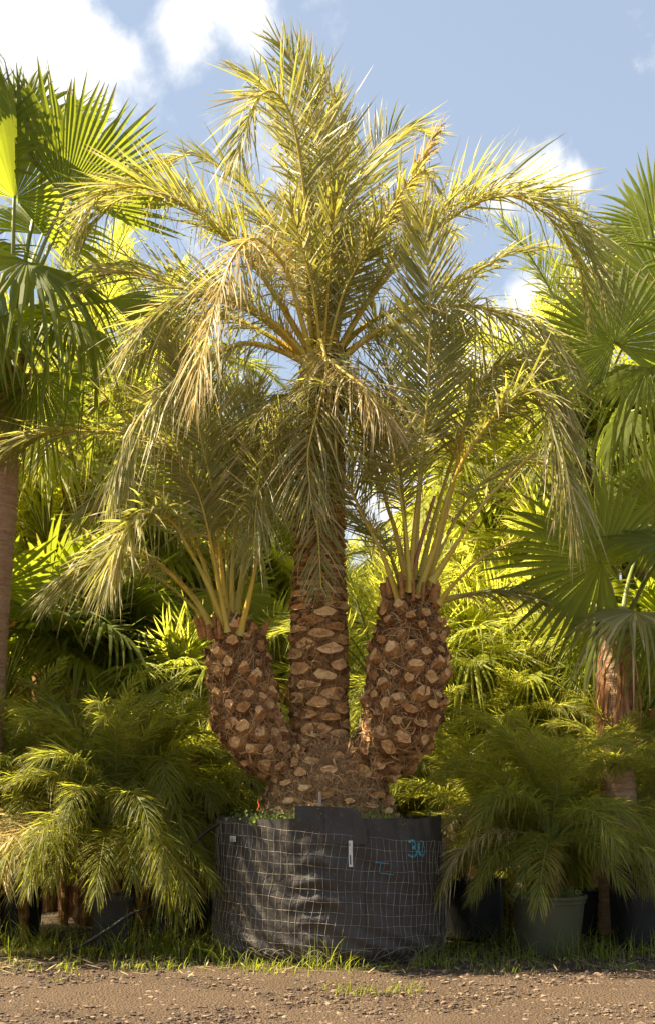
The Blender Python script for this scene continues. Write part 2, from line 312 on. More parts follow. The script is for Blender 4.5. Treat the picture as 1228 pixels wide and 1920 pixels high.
def grass():
    rng = np.random.default_rng(3); g = Geo()
    def clump(cx, cy, n, h, spread, a=.5):
        x = cx+rng.normal(0, spread, n); y = cy+rng.normal(0, spread*.6, n); hh = h*rng.uniform(.35, 1.1, n); az = rng.uniform(0, 6.28, n); lean = rng.uniform(.1, 1.35, n)
        f = np.linspace(0, 1, 5); p = np.zeros((n, 5, 3)); p[:, :, 0] = x[:, None]+(np.cos(az)*lean*hh)[:, None]*f**1.7; p[:, :, 1] = y[:, None]+(np.sin(az)*lean*hh)[:, None]*f**1.7
        p[:, :, 2] = hh[:, None]*(f-lean[:, None]*.35*f**2.4)
        w = np.stack([np.cos(az+1.3), np.sin(az+1.3), 0*az], 1)[:, None]*(.0026*np.array((1, 1, .8, .5, .05)))[None, :, None]*rng.uniform(.6, 1.5, n)[:, None, None]
        g.grid(np.stack([p-w, p+w], 2), rng.random(n)[:, None, None], f[None, :, None])
    for px, Y, n, h, sp in ((425, 8.25, 60, .22, .06), (480, 8.12, 50, .14, .08), (560, 8.1, 70, .16, .08), (600, 8.08, 45, .26, .05), (640, 8.06, 60, .2, .06), (700, 8.1, 35, .1, .1), (500, 8.0, 60, .08, .12), (620, 7.9, 40, .09, .12),
                            (770, 8.15, 35, .16, .07), (800, 8.25, 60, .2, .07), (835, 8.4, 90, .26, .08), (870, 8.5, 80, .16, .12), (920, 8.55, 70, .14, .12), (960, 8.6, 60, .24, .08), (1000, 8.6, 50, .14, .07), (1060, 8.6, 60, .26, .05), (1120, 8.6, 70, .24, .07), (1150, 8.7, 60, .24, .08), (1200, 8.7, 60, .26, .08),
                            (250, 8.7, 110, .36, .12), (290, 8.8, 120, .42, .12), (330, 8.7, 110, .34, .12), (370, 8.7, 120, .4, .12), (395, 8.5, 90, .3, .08), (20, 8.8, 110, .36, .12), (60, 8.8, 110, .3, .14), (110, 8.8, 90, .26, .14), (150, 8.7, 70, .22, .12), (200, 8.65, 50, .16, .1),
                            (655, 7.25, 55, .1, .07), (690, 7.15, 60, .1, .1), (745, 7.2, 50, .11, .05), (770, 7.3, 26, .08, .06), (110, 7.65, 16, .06, .02), (150, 7.9, 10, .05, .03), (930, 9.6, 160, .24, .16), (900, 10.2, 120, .3, .2), (1150, 9.6, 120, .25, .25), (1120, 10.4, 120, .3, .3)):
        clump((px-614)/F*Y, Y, int(n*.5), h*1.1, sp*1.1)
    for i in range(150):
        Y = rng.uniform(8.7, 10.6); clump(rng.uniform(-.3, .3)*Y, Y, 14, rng.uniform(.06, .2), .09)
    for i in range(50):
        px = rng.uniform(0, 1228); Y = rng.uniform(8.0, 8.4); clump((px-614)/F*Y, Y, 14, rng.uniform(.04, .12), .05)
    o = newobj('grass', g.mesh('grass'), M_GRASS); tag(o, 'tufts of green grass growing at the foot of the pots', 'grass', None, 'stuff')
    # dead leaflets and litter on the soil
    g = Geo(); n = 1600; y = 7.7+rng.random(n)**.8*3; x = rng.uniform(-.29, .29, n)*y; az = rng.uniform(0, 6.28, n); L = rng.uniform(.03, .2, n); f = np.array((0, .5, 1.))
    keep = rng.random(n) < np.clip((y-7.7)/1.0, .1, 1); x, y, az, L = x[keep], y[keep], az[keep], L[keep]; n = len(x)
    p = np.stack([x, y, np.full(n, .02)], 1)[:, None]+np.stack([np.cos(az)*L, np.sin(az)*L, rng.uniform(0, .03, n)], 1)[:, None]*f[None, :, None]; w = np.stack([-np.sin(az), np.cos(az), 0*az], 1)[:, None]*.005*np.array((.5, 1, .1))[None, :, None]
    g.grid(np.stack([p-w, p+w], 2), rng.uniform(.5, 1, n)[:, None, None], 1.0)
    o = newobj('leaf_litter', g.mesh('leaf_litter'), M_DATE_DRY); tag(o, 'dry brown leaflets littering the soil under the palms', 'leaf litter', None, 'stuff')
grass()

# ------------------------------------------------------------------ grow bag
BX, BY = (618-614)/F*9.0, 9.0
def sm(x): x = np.clip(x, 0, 1); return x*x*(3-2*x)
def bag_r(th, z):
    """radius of the bag at angle th (0 = towards the camera, + = right) and height z"""
    h = z/.98
    r = .775+.03*sm(1-h)*sm(h*6)-.05*sm((.10-h)/.10)
    r = r+.006*np.sin(th*9+2*np.sin(z*4))*sm((h-.2)/.8)+.007*np.sin(th*23+z*3)*sm((h-.7)/.3)+.004*np.sin(th*41+z*11)
    x = np.sin(th)*.79
    wr = np.exp(-((x+.10)/.13)**2)*np.exp(-((z-.48)/.26)**2)       # stack of sagging wrinkles left of the seam
    r = r+.014*wr*np.sin(z*48+x*10*(x+.1)+.6*np.sin(x*20))
    r = r+.012*np.exp(-((x-.30)/.16)**2)*np.sin((z-.2)*16+x*16)*np.exp(-((z-.68)/.16)**2)
    r = r+.008*np.exp(-((z-.12)/.12)**2)*np.sin(th*17+z*50)+.003*np.sin(z*31+th*13)
    return r
def bag_pt(th, z, off=0.): r = bag_r(th, z)+off; return np.stack([BX+r*np.sin(th), BY-r*np.cos(th), z+0*th], -1)
def grow_bag():
    root = thing('grow_bag', (BX, BY, 0), 'big black plastic grow bag wrapped in white wire grid with a blue painted number', 'grow bag')
    o = (BX, BY, 0)
    m, t, out = mat_new('black_plastic_sheet'); f = objnoise(t, 7, 6, .65); f2 = objnoise(t, 40, 4, .7); f3 = objnoise(t, 5, 5, .7, (1, 1, .25))
    c = mixc(t, mth(t, 'MULTIPLY', mth(t, 'GREATER_THAN', f2, .60), mth(t, 'MULTIPLY', f, .5)), (.034, .027, .020), (.17, .135, .095))
    tc = N(t, 'ShaderNodeTexCoord'); sp = N(t, 'ShaderNodeSeparateXYZ'); t.links.new(tc.outputs['Object'], sp.inputs[0])
    dust = N(t, 'ShaderNodeMapRange'); t.links.new(mth(t, 'SUBTRACT', sp.outputs['Z'], mth(t, 'MULTIPLY', f3, .35)), dust.inputs[0]); dust.inputs[1].default_value = .25; dust.inputs[2].default_value = -.15
    c = mixc(t, mth(t, 'MULTIPLY', dust.outputs[0], .6), c, (.085, .068, .052)); c = mixc(t, mth(t, 'MULTIPLY', f3, .28), c, (.06, .052, .045))
    pr = N(t, 'ShaderNodeBsdfPrincipled'); t.links.new(c, pr.inputs['Base Color']); t.links.new(mth(t, 'ADD', mth(t, 'MULTIPLY', f, .3), .42), pr.inputs['Roughness']); pr.inputs['Specular IOR Level'].default_value = .4
    b = N(t, 'ShaderNodeBump'); b.inputs['Strength'].default_value = .5; b.inputs['Distance'].default_value = .012; t.links.new(objnoise(t, 14, 5, .6, (1, 1, .5)), b.inputs['Height']); t.links.new(b.outputs[0], pr.inputs['Normal']); t.links.new(pr.outputs[0], out.inputs[0])
    g = Geo(); th = np.linspace(-math.pi, math.pi, 360, endpoint=False); 
    def topz(th): return .965+.006*np.sin(th*5+1)+.004*np.sin(th*13)
    zf = np.linspace(0, 1, 110); TH, ZF = np.meshgrid(th, zf, indexing='ij'); Z = topz(TH)*ZF
    V = bag_pt(TH, Z)
    g.grid(V.transpose(1, 0, 2)[None], closed=True)
    V2 = bag_pt(TH, Z, -.008); g.grid(V2[:, 60:].transpose(1, 0, 2)[None], closed=True)
    newobj('bag_wall', g.mesh('bag', o, True), m, root)
    # raised overlapping flap: second sheet 8 mm proud, from the seam to the right, standing above the rim
    def thx(px): return math.asin(((px-614)/F*8.25-BX)/.785)
    g = Geo(); a0, a1 = thx(552), thx(690); TH, ZF = np.meshgrid(np.linspace(a0, a1, 70), np.linspace(0, 1, 60), indexing='ij'); u = (TH-a0)/(a1-a0)
    Z = .80+(1.048-.80-.03*u**2-.13*sm((u-.80)/.20))*ZF
    off = -.012*(u < .42)-.0+.012*sm((u-.4)/.04)+.022*sm((u-.78)/.12)*(1-sm((u-.95)/.05)); V = bag_pt(TH, np.minimum(Z, 1.2), 0)+0; rr = off+.004
    V[..., 0] += rr*np.sin(TH); V[..., 1] -= rr*np.cos(TH); g.grid(V[None]); newobj('flap', g.mesh('flap', o, True), m, root)
    g = Geo(); a0, a1 = thx(609), thx(690); TH, ZF = np.meshgrid(np.linspace(a0, a1, 60), np.linspace(0, 1, 90), indexing='ij'); u = (TH-a0)/(a1-a0)
    Z = .03+.93*ZF; V = bag_pt(TH, Z, 0); rr = .012*(1-sm((u-.85)/.15))+.004*np.sin(Z*22)*(1-u)-.006*sm((u-.9)/.1); V[..., 0] += rr*np.sin(TH); V[..., 1] -= rr*np.cos(TH)
    g.grid(V[None]); newobj('seam_flap', g.mesh('seam_flap', o, True), m, root)
    # wire grid
    mw = simple_mat('galvanised_wire', (.12, .09, .065), (.50, .43, .34), 14, .65, 0, spec=.5)
    gw = Geo(); gc = Geo(); rng = np.random.default_rng(5); full = np.linspace(-2.2, 2.2, 260)
    for i in range(13):
        z0 = .865-i*.0725; th = full; z = z0-.075*np.sin(th)*(1-i/22)+.004*np.sin(th*7+i)+.003*np.sin(th*19+i*2)
        if i > 10: z = z+.012*np.sin(th*21+i)+.008*np.sin(th*47)
        p = bag_pt(th, np.maximum(z, .02), .016 if i < 11 else .022); tube(gw, p, .001, 4)
    for k in range(72):
        th0 = -2.2+k*4.4/72+rng.normal(0, .003); z = np.linspace(.0, .868-.075*math.sin(th0), 50); th = th0+.09*(z-.5)*(1+.2*math.sin(k))+.012*np.sin(z*14+k*.4)+.03*np.exp(-z*9)*math.sin(k*1.7)
        tube(gw, bag_pt(th, z, .018), .001, 4)
    for k in range(26):   # crumpled wire at the foot
        th0 = rng.uniform(-1.5, 1.5); th = th0+np.linspace(0, rng.uniform(.15, .4), 14)*rng.choice([-1, 1]); z = .07+.05*np.sin(np.linspace(0, rng.uniform(2, 6), 14)+rng.uniform(0, 6)); tube(gw, bag_pt(th, z, .03), .0014, 4)
    newobj('wire_grid', gw.mesh('wire_grid', o, True), mw, root)
    # painted number: strokes laid on the sheet
    mb, t, out = mat_new('blue_spray_paint'); fz = objnoise(t, 95, 3, .6); pr = N(t, 'ShaderNodeBsdfPrincipled'); t.links.new(ramp(t, fz, ((.46, (.015, .03, .035)), (.52, (.03, .38, .50)))), pr.inputs['Base Color']); pr.inputs['Roughness'].default_value = .6; t.links.new(pr.outputs[0], out.inputs[0])
    gb = Geo()
    def place(px, py):
        Y = 8.45
        for _ in range(6):
            X = (px-614)/F*Y; s_ = np.clip((X-BX)/.79, -.99, .99); Y = BY-.79*math.sqrt(1-s_*s_)
        return math.asin(s_), CH-(py-HOR)/F*Y
    def stroke(pl, w):
        pts = [place(*p) for p in pl]
        p = np.array(pts); q = []
        for a, b in zip(p[:-1], p[1:]): q += [a+(b-a)*f for f in np.linspace(0, 1, 5, endpoint=False)]
        q.append(p[-1]); q = np.array(q); tng = norm(np.gradient(q*np.array((.79, 1)), axis=0)); nn = np.stack([-tng[:, 1]/.79, tng[:, 0]], 1)*w/2
        e = np.stack([q-nn, q+nn], 1); V = bag_pt(e[..., 0], e[..., 1], .0); 
        V[..., 0] += .006*np.sin(e[..., 0]); V[..., 1] -= .006*np.cos(e[..., 0]); gb.grid(V[None])
    stroke([(766, 1579), (771, 1576), (777, 1577), (779, 1583), (776, 1588), (771, 1590)], .016)
    stroke([(772, 1590), (777, 1592), (780, 1598), (777, 1604), (771, 1606), (765, 1603)], .016)
    stroke([(787, 1579), (785, 1586), (785, 1597), (788, 1605)], .016); stroke([(790, 1605), (794, 1600), (795, 1588), (792, 1579)], .015); stroke([(788, 1577.5), (791, 1577)], .010)
    newobj('painted_number', gb.mesh('painted_number', o), mb, root)
    gb = Geo()
    for pl in (((702, 1617), (725, 1619)), ((712, 1618), (711, 1636)), ((712, 1637), (735, 1640))):
        pts = np.array([place(*p) for p in pl]); q = pts[0]+(pts[1]-pts[0])*np.linspace(0, 1, 6)[:, None]; tube(gb, bag_pt(q[:, 0], q[:, 1], .019), .0015, 4)
    newobj('painted_wire', gb.mesh('painted_wire', o), simple_mat('blue_painted_wire', (.05, .35, .45), (.10, .5, .6), 40, .5), root)
    # tags
    mt = simple_mat('white_tag', (.55, .5, .45), (.72, .67, .6), 20, .6); mk = simple_mat('black_print', (.03, .03, .03), (.06, .06, .06), 20, .6)
    for (x0, x1, y0, y1, rows) in ((652, 659.5, 1576, 1625, ((.25, .3, .5, .58), (.62, .3, .55, .9), (.45, .62, .65, .92), (.2, .4, .1, .2))), (435, 445, 1567, 1578, ((.2, .8, .15, .3), (.2, .35, .4, .9), (.5, .62, .4, .9), (.75, .85, .4, .9)))):
        gt = Geo(); gk = Geo()
        def quad(g_, xa, xb, ya, yb, off, nx=3, ny=12):
            pa, za = place(xa, ya); pb, zb = place(xb, yb); TH, ZZ = np.meshgrid(np.linspace(pa, pb, nx), np.linspace(za, zb, ny), indexing='ij'); V = bag_pt(TH, ZZ*0+ZZ, off); V[..., 0] += .004*(za-ZZ)*2; g_.grid(V[None])
        quad(gt, x0, x1, y0, y1, .026); quad(gt, x0, x1, y0, y1, .0235)
        for (a, b, c_, d) in rows: quad(gk, x0+(x1-x0)*a, x0+(x1-x0)*b, y0+(y1-y0)*c_, y0+(y1-y0)*d, .0275, 2, 12)
        tg = newobj('tag', gt.mesh('tag', o), mt, root, 'white printed tag clipped to the wire'); newobj('print', gk.mesh('print', o), mk, tg)
    # soil
    g = Geo(); rr = np.linspace(0, .76, 24); th = np.linspace(0, 2*math.pi, 80, endpoint=False); RR, TH = np.meshgrid(rr, th, indexing='ij'); rng = np.random.default_rng(6)
    V = np.stack([BX+RR*np.sin(TH), BY-RR*np.cos(TH), .90+.05*(1-RR/.76)+rng.normal(0, .008, RR.shape)], -1); g.grid(V[None], closed=True)
    newobj('soil', g.mesh('soil', o, True), simple_mat('dark_soil', (.03, .02, .012), (.09, .06, .035), 25, .95, 1, 60), root)
grow_bag()

def weeds(name, label, centres, seed, par_h=.085, mat=None, leaf=.010):
    rng = np.random.default_rng(seed); g = Geo()
    for (x, y, z, n, sp) in centres:
        bx = x+rng.normal(0, sp, n); by = y+rng.normal(0, sp*.6, n); h = rng.uniform(.3, 1, n)*par_h
        f = np.linspace(0, 1, 4); ax = rng.normal(0, .35, n); ay = rng.normal(0, .35, n)
        p = np.stack([bx[:, None]+ax[:, None]*h[:, None]*f, by[:, None]+ay[:, None]*h[:, None]*f, z+h[:, None]*f+0*bx[:, None]], -1)
        w = np.array((.0015, 0, 0)); g.grid(np.stack([p-w, p+w], 2), .3, .2)
        for k in range(7):
            q = p[:, rng.integers(1, 4)]+rng.normal(0, .012, (n, 3)); a = norm(rng.normal(0, 1, (n, 3))+np.array((0, -.2, .5))); b = norm(np.cross(a, rng.normal(0, 1, (n, 3)))); s_ = leaf*rng.uniform(.5, 1.3, n)[:, None]
            V = np.stack([np.stack([q-a*s_, q+b*s_], 1), np.stack([q-b*s_, q+a*s_], 1)], 1); g.grid(V, rng.random(n)[:, None, None], .3)
    o = newobj(name, g.mesh(name), mat or M_WEED); tag(o, label, 'weeds', None, 'stuff'); return o
weeds('weeds', 'small green weeds growing on the soil inside the grow bag rim', [((px-614)/F*8.45, Y, .925, 12, .05) for px, Y in ((470, 8.62), (500, 8.5), (490, 8.4), (520, 8.38), (540, 8.36), (555, 8.45), (620, 8.32), (635, 8.35), (680, 8.36), (700, 8.38), (715, 8.4), (725, 8.44), (455, 8.6))], 7)
g = Geo(); tube(g, [P(600, 1530, 8.36), P(600.5, 1510, 8.36), P(599.5, 1490, 8.36), P(600, 1484, 8.36)], [.010, .011, .010, .007], 5, .5)
tag(newobj('wooden_stake', g.mesh('wooden_stake'), simple_mat('grey_wood', (.28, .2, .15), (.5, .4, .3), 15, .8)), 'thin weathered wooden stake stuck in the soil before the trunk', 'stake')
for (px, py, lab) in ((484, 1505, 'red tie hanging over the weeds at the left of the grow bag rim'), (598, 1490, 'red tie behind the wooden stake at the foot of the trunk')):
    g = Geo(); tube(g, [P(px+1, py-6, 8.42), P(px, py-1, 8.40), P(px+3, py+6, 8.38), P(px-2, py+15, 8.38)], .0026, 4, .5)
    tag(newobj('red_tie', g.mesh('red_tie'), simple_mat('red_plastic_'+str(px), (.55, .06, .02), (.65, .12, .04), 10, .5)), lab, 'tie')
g = Geo(); hp, _ = spline([P(425, 1535, 8.7), P(410, 1545, 8.72), P(385, 1562, 8.78), P(355, 1592, 8.8), P(330, 1640, 8.85), P(300, 1690, 8.8), P(250, 1712, 8.72), P(200, 1745, 8.66), P(150, 1775, 8.7), P(90, 1800, 8.9), P(-40, 1800, 9.1)], 90); tube(g, hp, .0125, 8)
tag(newobj('irrigation_hose', g.mesh('irrigation_hose', smooth=True), simple_mat('black_hose', (.012, .012, .013), (.03, .028, .026), 10, .45)), 'black irrigation hose running from the grow bag down to the ground', 'hose')

# ------------------------------------------------------------------ the big three-stemmed date palm
def stem(root, o, name, path, rads, stubs, seed, label, fib=2500, fibl=.16):
    rng = np.random.default_rng(seed); n = 130; C, Ln = spline(path, n); T = norm(np.gradient(C, axis=0)); R = np.interp(np.linspace(0, 1, n), np.linspace(0, 1, len(rads)), rads)
    ref = np.array((0, 1., 0)); s = norm(np.cross(T, ref)); u = np.cross(s, T)     # u ~ away from the camera
    g = Geo(); M_ = 72; th = np.linspace(0, 2*math.pi, M_, endpoint=False)
    nse = .012*np.sin(th[None]*7+np.arange(n)[:, None]*.7)+rng.normal(0, .008, (n, M_))
    V = C[:, None]+(R[:, None]*.97+nse)[..., None]*(np.cos(th)[None, :, None]*s[:, None]+np.sin(th)[None, :, None]*u[:, None]); g.grid(V[None], closed=True, mat=0)
    def frame(q, a):
        i = q*(n-1); i0 = int(min(i, n-2)); f = i-i0; L_ = lambda A: A[i0]*(1-f)+A[i0+1]*f
        c, t_, s_, u_, r = L_(C), L_(T), L_(s), L_(u), L_(R); nn = math.cos(a)*s_+math.sin(a)*u_
        return c, norm(t_), norm(nn), norm(np.cross(t_, nn)), r
    w_, h_, d_, ex, lift, step, mode = stubs
    q = 0.0; k = 0
    while q < 1:
        a = k*2.39996; c, t_, nn, l_, r = frame(min(q, 1), a)
        if mode == 'plate': W_ = np.interp(q, [0, .3, .5, 1], [w_*.85, w_*.8, w_*1.15, w_]); H_ = np.interp(q, [0, .25, .42, .6, 1], [h_*1.5, h_*1.45, h_*.85, h_*.65, h_*.6])
        else: W_ = w_*np.interp(q, [0, .3, .8, 1], [.9, 1.15, 1, .7]); H_ = h_*np.interp(q, [0, .3, .8, 1], [.9, 1.15, 1, .8])
        W_ *= rng.uniform(.75, 1.15); H_ *= rng.uniform(.7, 1.15)
        area = (w_*h_ if mode != 'plate' else W_*H_)*stubs[3]; q += area/(2*math.pi*max(r, .1))/Ln; k += 1
        if rng.random() < .05: continue
        m = 10; b = np.linspace(0, 2*math.pi, m, endpoint=False)+.2
        # lens outline: pointed sides, fuller bottom
        ox = np.cos(b); oy = np.sin(b)*np.where(np.sin(b) > 0, .85, .7)*(1-.3*np.abs(ox)**3); oy = oy+rng.normal(0, .09, m); ox = ox*(1+rng.normal(0, .07, m))
        e = norm(nn*(.85 if mode == 'plate' else .8)+t_*lift+l_*rng.normal(0, .12)); dd = d_*rng.uniform(.5, 1.25)
        ring = lambda sx, sy, dist: c+nn*(r-.022)+(ox*sx*W_/2)[:, None]*l_+(oy*sy*H_/2)[:, None]*t_+e*dist
        wrap = lambda X: X-nn*(((X-c)@l_)**2/(2*max(r, .12)))[:, None]
        if mode == 'knob':
            big = rng.random() < .5; k0, k1, k2 = (1.5, 1.15, .92) if big else (1.45, 1.0, .68); tiltz = rng.uniform(-.6, .2)*H_; ox2 = ox*rng.uniform(.75, 1.1)
            r0 = wrap(ring(k0, k0*1.05, 0)); r1 = wrap(ring(k1, k1, .02+dd*.45))+rng.normal(0, .004, (m, 3)); r2 = c+nn*(r-.022)+(ox2*k2*W_/2)[:, None]*l_+(oy*k2*H_/2)[:, None]*t_+e*(.022+dd)+rng.normal(0, .004, (m, 3)); r2 = r2+nn*(oy*tiltz*.35)[:, None]; r2 = wrap(r2)
        else:
            r0 = wrap(ring(1.12, 1.25, 0)); r1 = wrap(ring(1.0, 1.02, .018+dd*.6))+rng.normal(0, .003, (m, 3)); r2 = wrap(ring(.84, .78, .022+dd)); r2 = r2+rng.normal(0, .004, r2.shape)
        r3 = r2.mean(0)+(r2-r2.mean(0))*.5+e*rng.normal(0, .005, (m, 1))+e*rng.uniform(-.012, .006); ce = np.repeat(r3.mean(0, keepdims=True), m, 0)+e*rng.normal(0, .006)
        rv = rng.random()
        g.grid(np.stack([r0, r1])[None], rv, 0, mat=0, closed=True); g.grid(np.stack([r1, r2])[None], rv, -.55, mat=1 if mode == 'knob' else 0, closed=True); g.grid(np.stack([r2, r3, ce])[None], rv, 1, mat=1, closed=True)
    tr = newobj(name, g.mesh(name, o), [M_BARK, M_CUT], root, label)
    # loose fibre
    gf = Geo(); K = 5; qq = rng.random(fib); aa = rng.uniform(math.pi, 2*math.pi, fib)+rng.normal(0, .25, fib); i = (qq*(n-1)).astype(int)
    nn = np.cos(aa)[:, None]*s[i]+np.sin(aa)[:, None]*u[i]; l_ = np.cross(T[i], nn); dr = norm(T[i]*rng.normal(-.1, .8, fib)[:, None]+l_*rng.normal(0, .8, fib)[:, None]+nn*rng.uniform(-.05, .35, fib)[:, None])
    L_ = fibl*rng.uniform(.3, 1.2, fib); f = np.linspace(0, 1, K); off = rng.uniform(.0, .03, fib)**1.0+(.0 if mode != 'plate' else -.012)
    p = (C[i]+nn*(R[i]+off)[:, None])[:, None]+dr[:, None]*(L_[:, None]*(f-.5)[None])[..., None]+(rng.normal(0, 1, (fib, 1, 3)))*(f*(1-f))[None, :, None]*L_[:, None, None]*.9
    cc = C[i][:, None]; # keep strands wrapped round the stem
    p[:, :, 2] -= (L_[:, None]*f[None]**2)*.25
    d = p-cc; tt = np.sum(d*T[i][:, None], -1, keepdims=True); rad = d-tt*T[i][:, None]; rl = np.linalg.norm(rad, axis=-1, keepdims=True); want = (R[i]+off)[:, None, None]+.012; p = cc+tt*T[i][:, None]+rad/rl*np.maximum(rl*.5+want*.5, want*.99)
    wd = norm(np.cross(dr, nn))[:, None]*(.0014*np.array((.8, 1, 1, .8, .2)))[None, :, None]*(rng.uniform(.6, 1.5, fib)+4.5*(rng.random(fib) < .10)*rng.random(fib))[:, None, None]
    gf.grid(np.stack([p-wd, p+wd], 2), rng.random(fib)[:, None, None]**1.2*1.0, f[None, :, None]*.5)
    newobj('fibre', gf.mesh('fibre', o), M_FIB, tr)
PALM0 = P(614, 1530, 9.0); PO = (PALM0[0], 9.0, .93)
palm = thing('date_palm', PO, 'tall three-stemmed date palm with arching grey-green fronds growing out of the black grow bag', 'palm tree')
stem(palm, PO, 'trunk', [P(603, 1470, 9), P(601, 1400, 9), P(598, 1300, 9), P(598, 1130, 9.0), P(600, 1000, 9.0), P(600, 850, 9.0), P(603, 700, 9.0), P(606, 650, 9.0)],
     [.20, .197, .193, .190, .187, .160, .155, .155, .15, .145, .13], (.27, .098, .026, .64, .32, 0, 'plate'), 11, 'tall middle stem with broad pale leaf scars', 1900, .12)
stem(palm, PO, 'trunk', [P(585, 1470, 8.95), P(538, 1432, 8.9), P(488, 1388, 8.86), P(459, 1330, 8.85), P(451, 1265, 8.86), P(444, 1215, 8.87), P(435, 1178, 8.87), P(431, 1158, 8.88)],
     [.15, .155, .165, .185, .200, .208, .208, .203, .18, .13, .08], (.108, .10, .07, .95, .75, 0, 'knob'), 12, 'short bulging left stem covered in fibre and stubby leaf bases', 1700)
stem(palm, PO, 'trunk', [P(635, 1475, 8.95), P(686, 1430, 8.9), P(737, 1378, 8.86), P(760, 1305, 8.85), P(766, 1210, 8.86), P(771, 1140, 8.87), P(773, 1092, 8.88)],
     [.16, .17, .19, .225, .25, .255, .25, .235, .21, .14, .08], (.118, .108, .075, .95, .75, 0, 'knob'), 13, 'bulging right stem covered in orange-brown leaf bases', 1600)
stem(palm, PO, 'root_crown', [P(616, 1545, 9.0), P(614, 1500, 9.0), P(612, 1450, 9.0), P(612, 1400, 8.98), P(612, 1385, 8.98)], [.46, .44, .42, .39, .36, .32, .25, .15], (.13, .075, .04, 1.5, .2, 0, 'knob'), 14, 'wide fibrous root mass joining the stems', 9000, .09)
# upright torn leaf bases round the two side crowns
for (cx, cy, seed) in ((432, 1178, 1), (772, 1108, 2)):
    rng = np.random.default_rng(seed)
    for k in range(15):
        a = k/15*2*math.pi+rng.uniform(-.2, .2); c = P(cx, cy, 8.88); r = rng.uniform(.13, .2); b = c+np.array((math.cos(a)*r, -math.sin(a)*r, rng.uniform(-.14, -.04))); d = norm(np.array((math.cos(a)*.35, -math.sin(a)*.35, 1))); h = rng.uniform(.1, .19)
        g = Geo(); l_ = norm(np.cross(d, np.array((math.cos(a), -math.sin(a), 0)))); f = np.linspace(0, 1, 5); w = rng.uniform(.022, .038)*np.array((1.2, 1.1, 1, .85, rng.uniform(.2, .7))); pts = b+d*(f*h)[:, None]; tube(g, pts, w, 6, .5, flat=.45, ref=l_, mat=0)
        newobj('leaf_base', g.mesh('leaf_base', PO), M_CUT, palm)
Yc = 9.0
def fr(pix, Y0, Y1, Ym=None, **k):
    """frond through photo-traced points; Y runs from Y0 at the crown to Y1 at the tip (Ym at the middle)"""
    n = len(pix); ys = np.interp(np.linspace(0, 1, n), [0, .5, 1], [Y0, Ym if Ym is not None else (Y0+Y1)/2, Y1])
    pts = [P(x, y, Y) for (x, y), Y in zip(pix, ys)]; 
    if pix[0][1] < 720 and 'wild' not in k: k['start'] = k.get('start', .28)*.62
    mleaf = k.pop('mleaf', None); label = k.pop('label', None); mst = k.pop('mstalk', None)
    add_frond(palm, PO, mleaf, mst, label, pts=pts, **k)
E = lambda x, y: np.array((x, y, 0.))
# --- middle crown
fr([(600, 680), (581, 594), (573, 385), (552, 238), (527, 184), (502, 171), (477, 196), (458, 251), (443, 300)], 8.95, 8.3, 8.55, L=.52, n=130, start=.26, out=E(-.8, -1), seed=21, droop=.14, kink=.3, v=20, mleaf=M_DATE, gl=None)
fr([(608, 680), (608, 427), (598, 280), (573, 175), (548, 115), (522, 78)], 8.95, 8.75, 8.8, L=.52, n=115, start=.26, out=E(-.25, -1), seed=22, v=28, droop=.08)
fr([(612, 680), (618, 430), (612, 260), (590, 160), (562, 95)], 9.0, 9.1, 9.05, L=.44, n=90, start=.28, out=E(.4, 1), seed=23, v=25, droop=.1)
fr([(616, 680), (632, 450), (640, 300), (632, 210), (612, 150)], 9.05, 8.9, L=.42, n=85, start=.3, out=E(.5, -1), seed=24, v=25, droop=.12)
fr([(598, 680), (586, 480), (556, 320), (520, 210), (480, 150), (440, 130)], 9.0, 9.4, L=.44, n=85, start=.3, out=E(-.6, .9), seed=25, droop=.2, kink=.2)
fr([(620, 670), (640, 480), (659, 370), (677, 319), (702, 283), (733, 252), (764, 241), (802, 250)], 9.1, 9.6, L=.50, n=80, start=.34, out=E(.15, 1), seed=26, v=12, droop=.04, kink=.02, jit=.6)
fr([(624, 670), (641, 560), (687, 467), (723, 406), (764, 344), (795, 322), (812, 350)], 8.95, 8.4, L=.36, n=60, start=.28, out=E(.6, -.8), seed=27, droop=.4, kink=.5, mleaf=M_DATE, label='half withered bent frond')
fr([(624, 670), (650, 545), (700, 450), (745, 385), (775, 335), (800, 280), (822, 240)], 8.97, 8.7, L=.27, n=60, start=.45, out=E(.6, -.8), seed=28, droop=.3, kink=.35, wild=.25, ang=(30, 20, 12), mleaf=M_DATE_DRY, label='dried brown folded frond', spines=False)
fr([(616, 690), (687, 569), (774, 467), (856, 401), (907, 375), (958, 367), (1009, 375), (1050, 401), (1086, 441), (1110, 490), (1130, 540)], 8.95, 8.55, 8.7, L=.56, n=150, start=.24, out=E(1, -.45), seed=29, v=26, droop=.16, kink=.18, roll=-22)
fr([(616, 690), (660, 630), (720, 590), (820, 545), (876, 520), (907, 500), (948, 477), (989, 467), (1030, 462)], 9.1, 9.5, L=.34, n=70, start=.4, out=E(1, .3), seed=30, v=10, droop=.2, ang=(45, 32, 12), kink=.1)
fr([(618, 695), (700, 625), (790, 582), (866, 572), (930, 583), (1010, 612), (1070, 670)], 8.9, 8.4, 8.6, L=.50, n=85, start=.3, out=E(1, -.5), seed=31, v=0, droop=.45, kink=.3)
fr([(596, 685), (530, 575), (480, 500), (435, 452), (393, 418), (351, 385), (309, 364), (267, 351), (226, 352), (196, 364), (167, 397), (146, 439)], 8.95, 8.6, 8.75, L=.54, n=150, start=.28, out=E(-1, -.4), seed=32, v=26, droop=.16, kink=.25, roll=22)
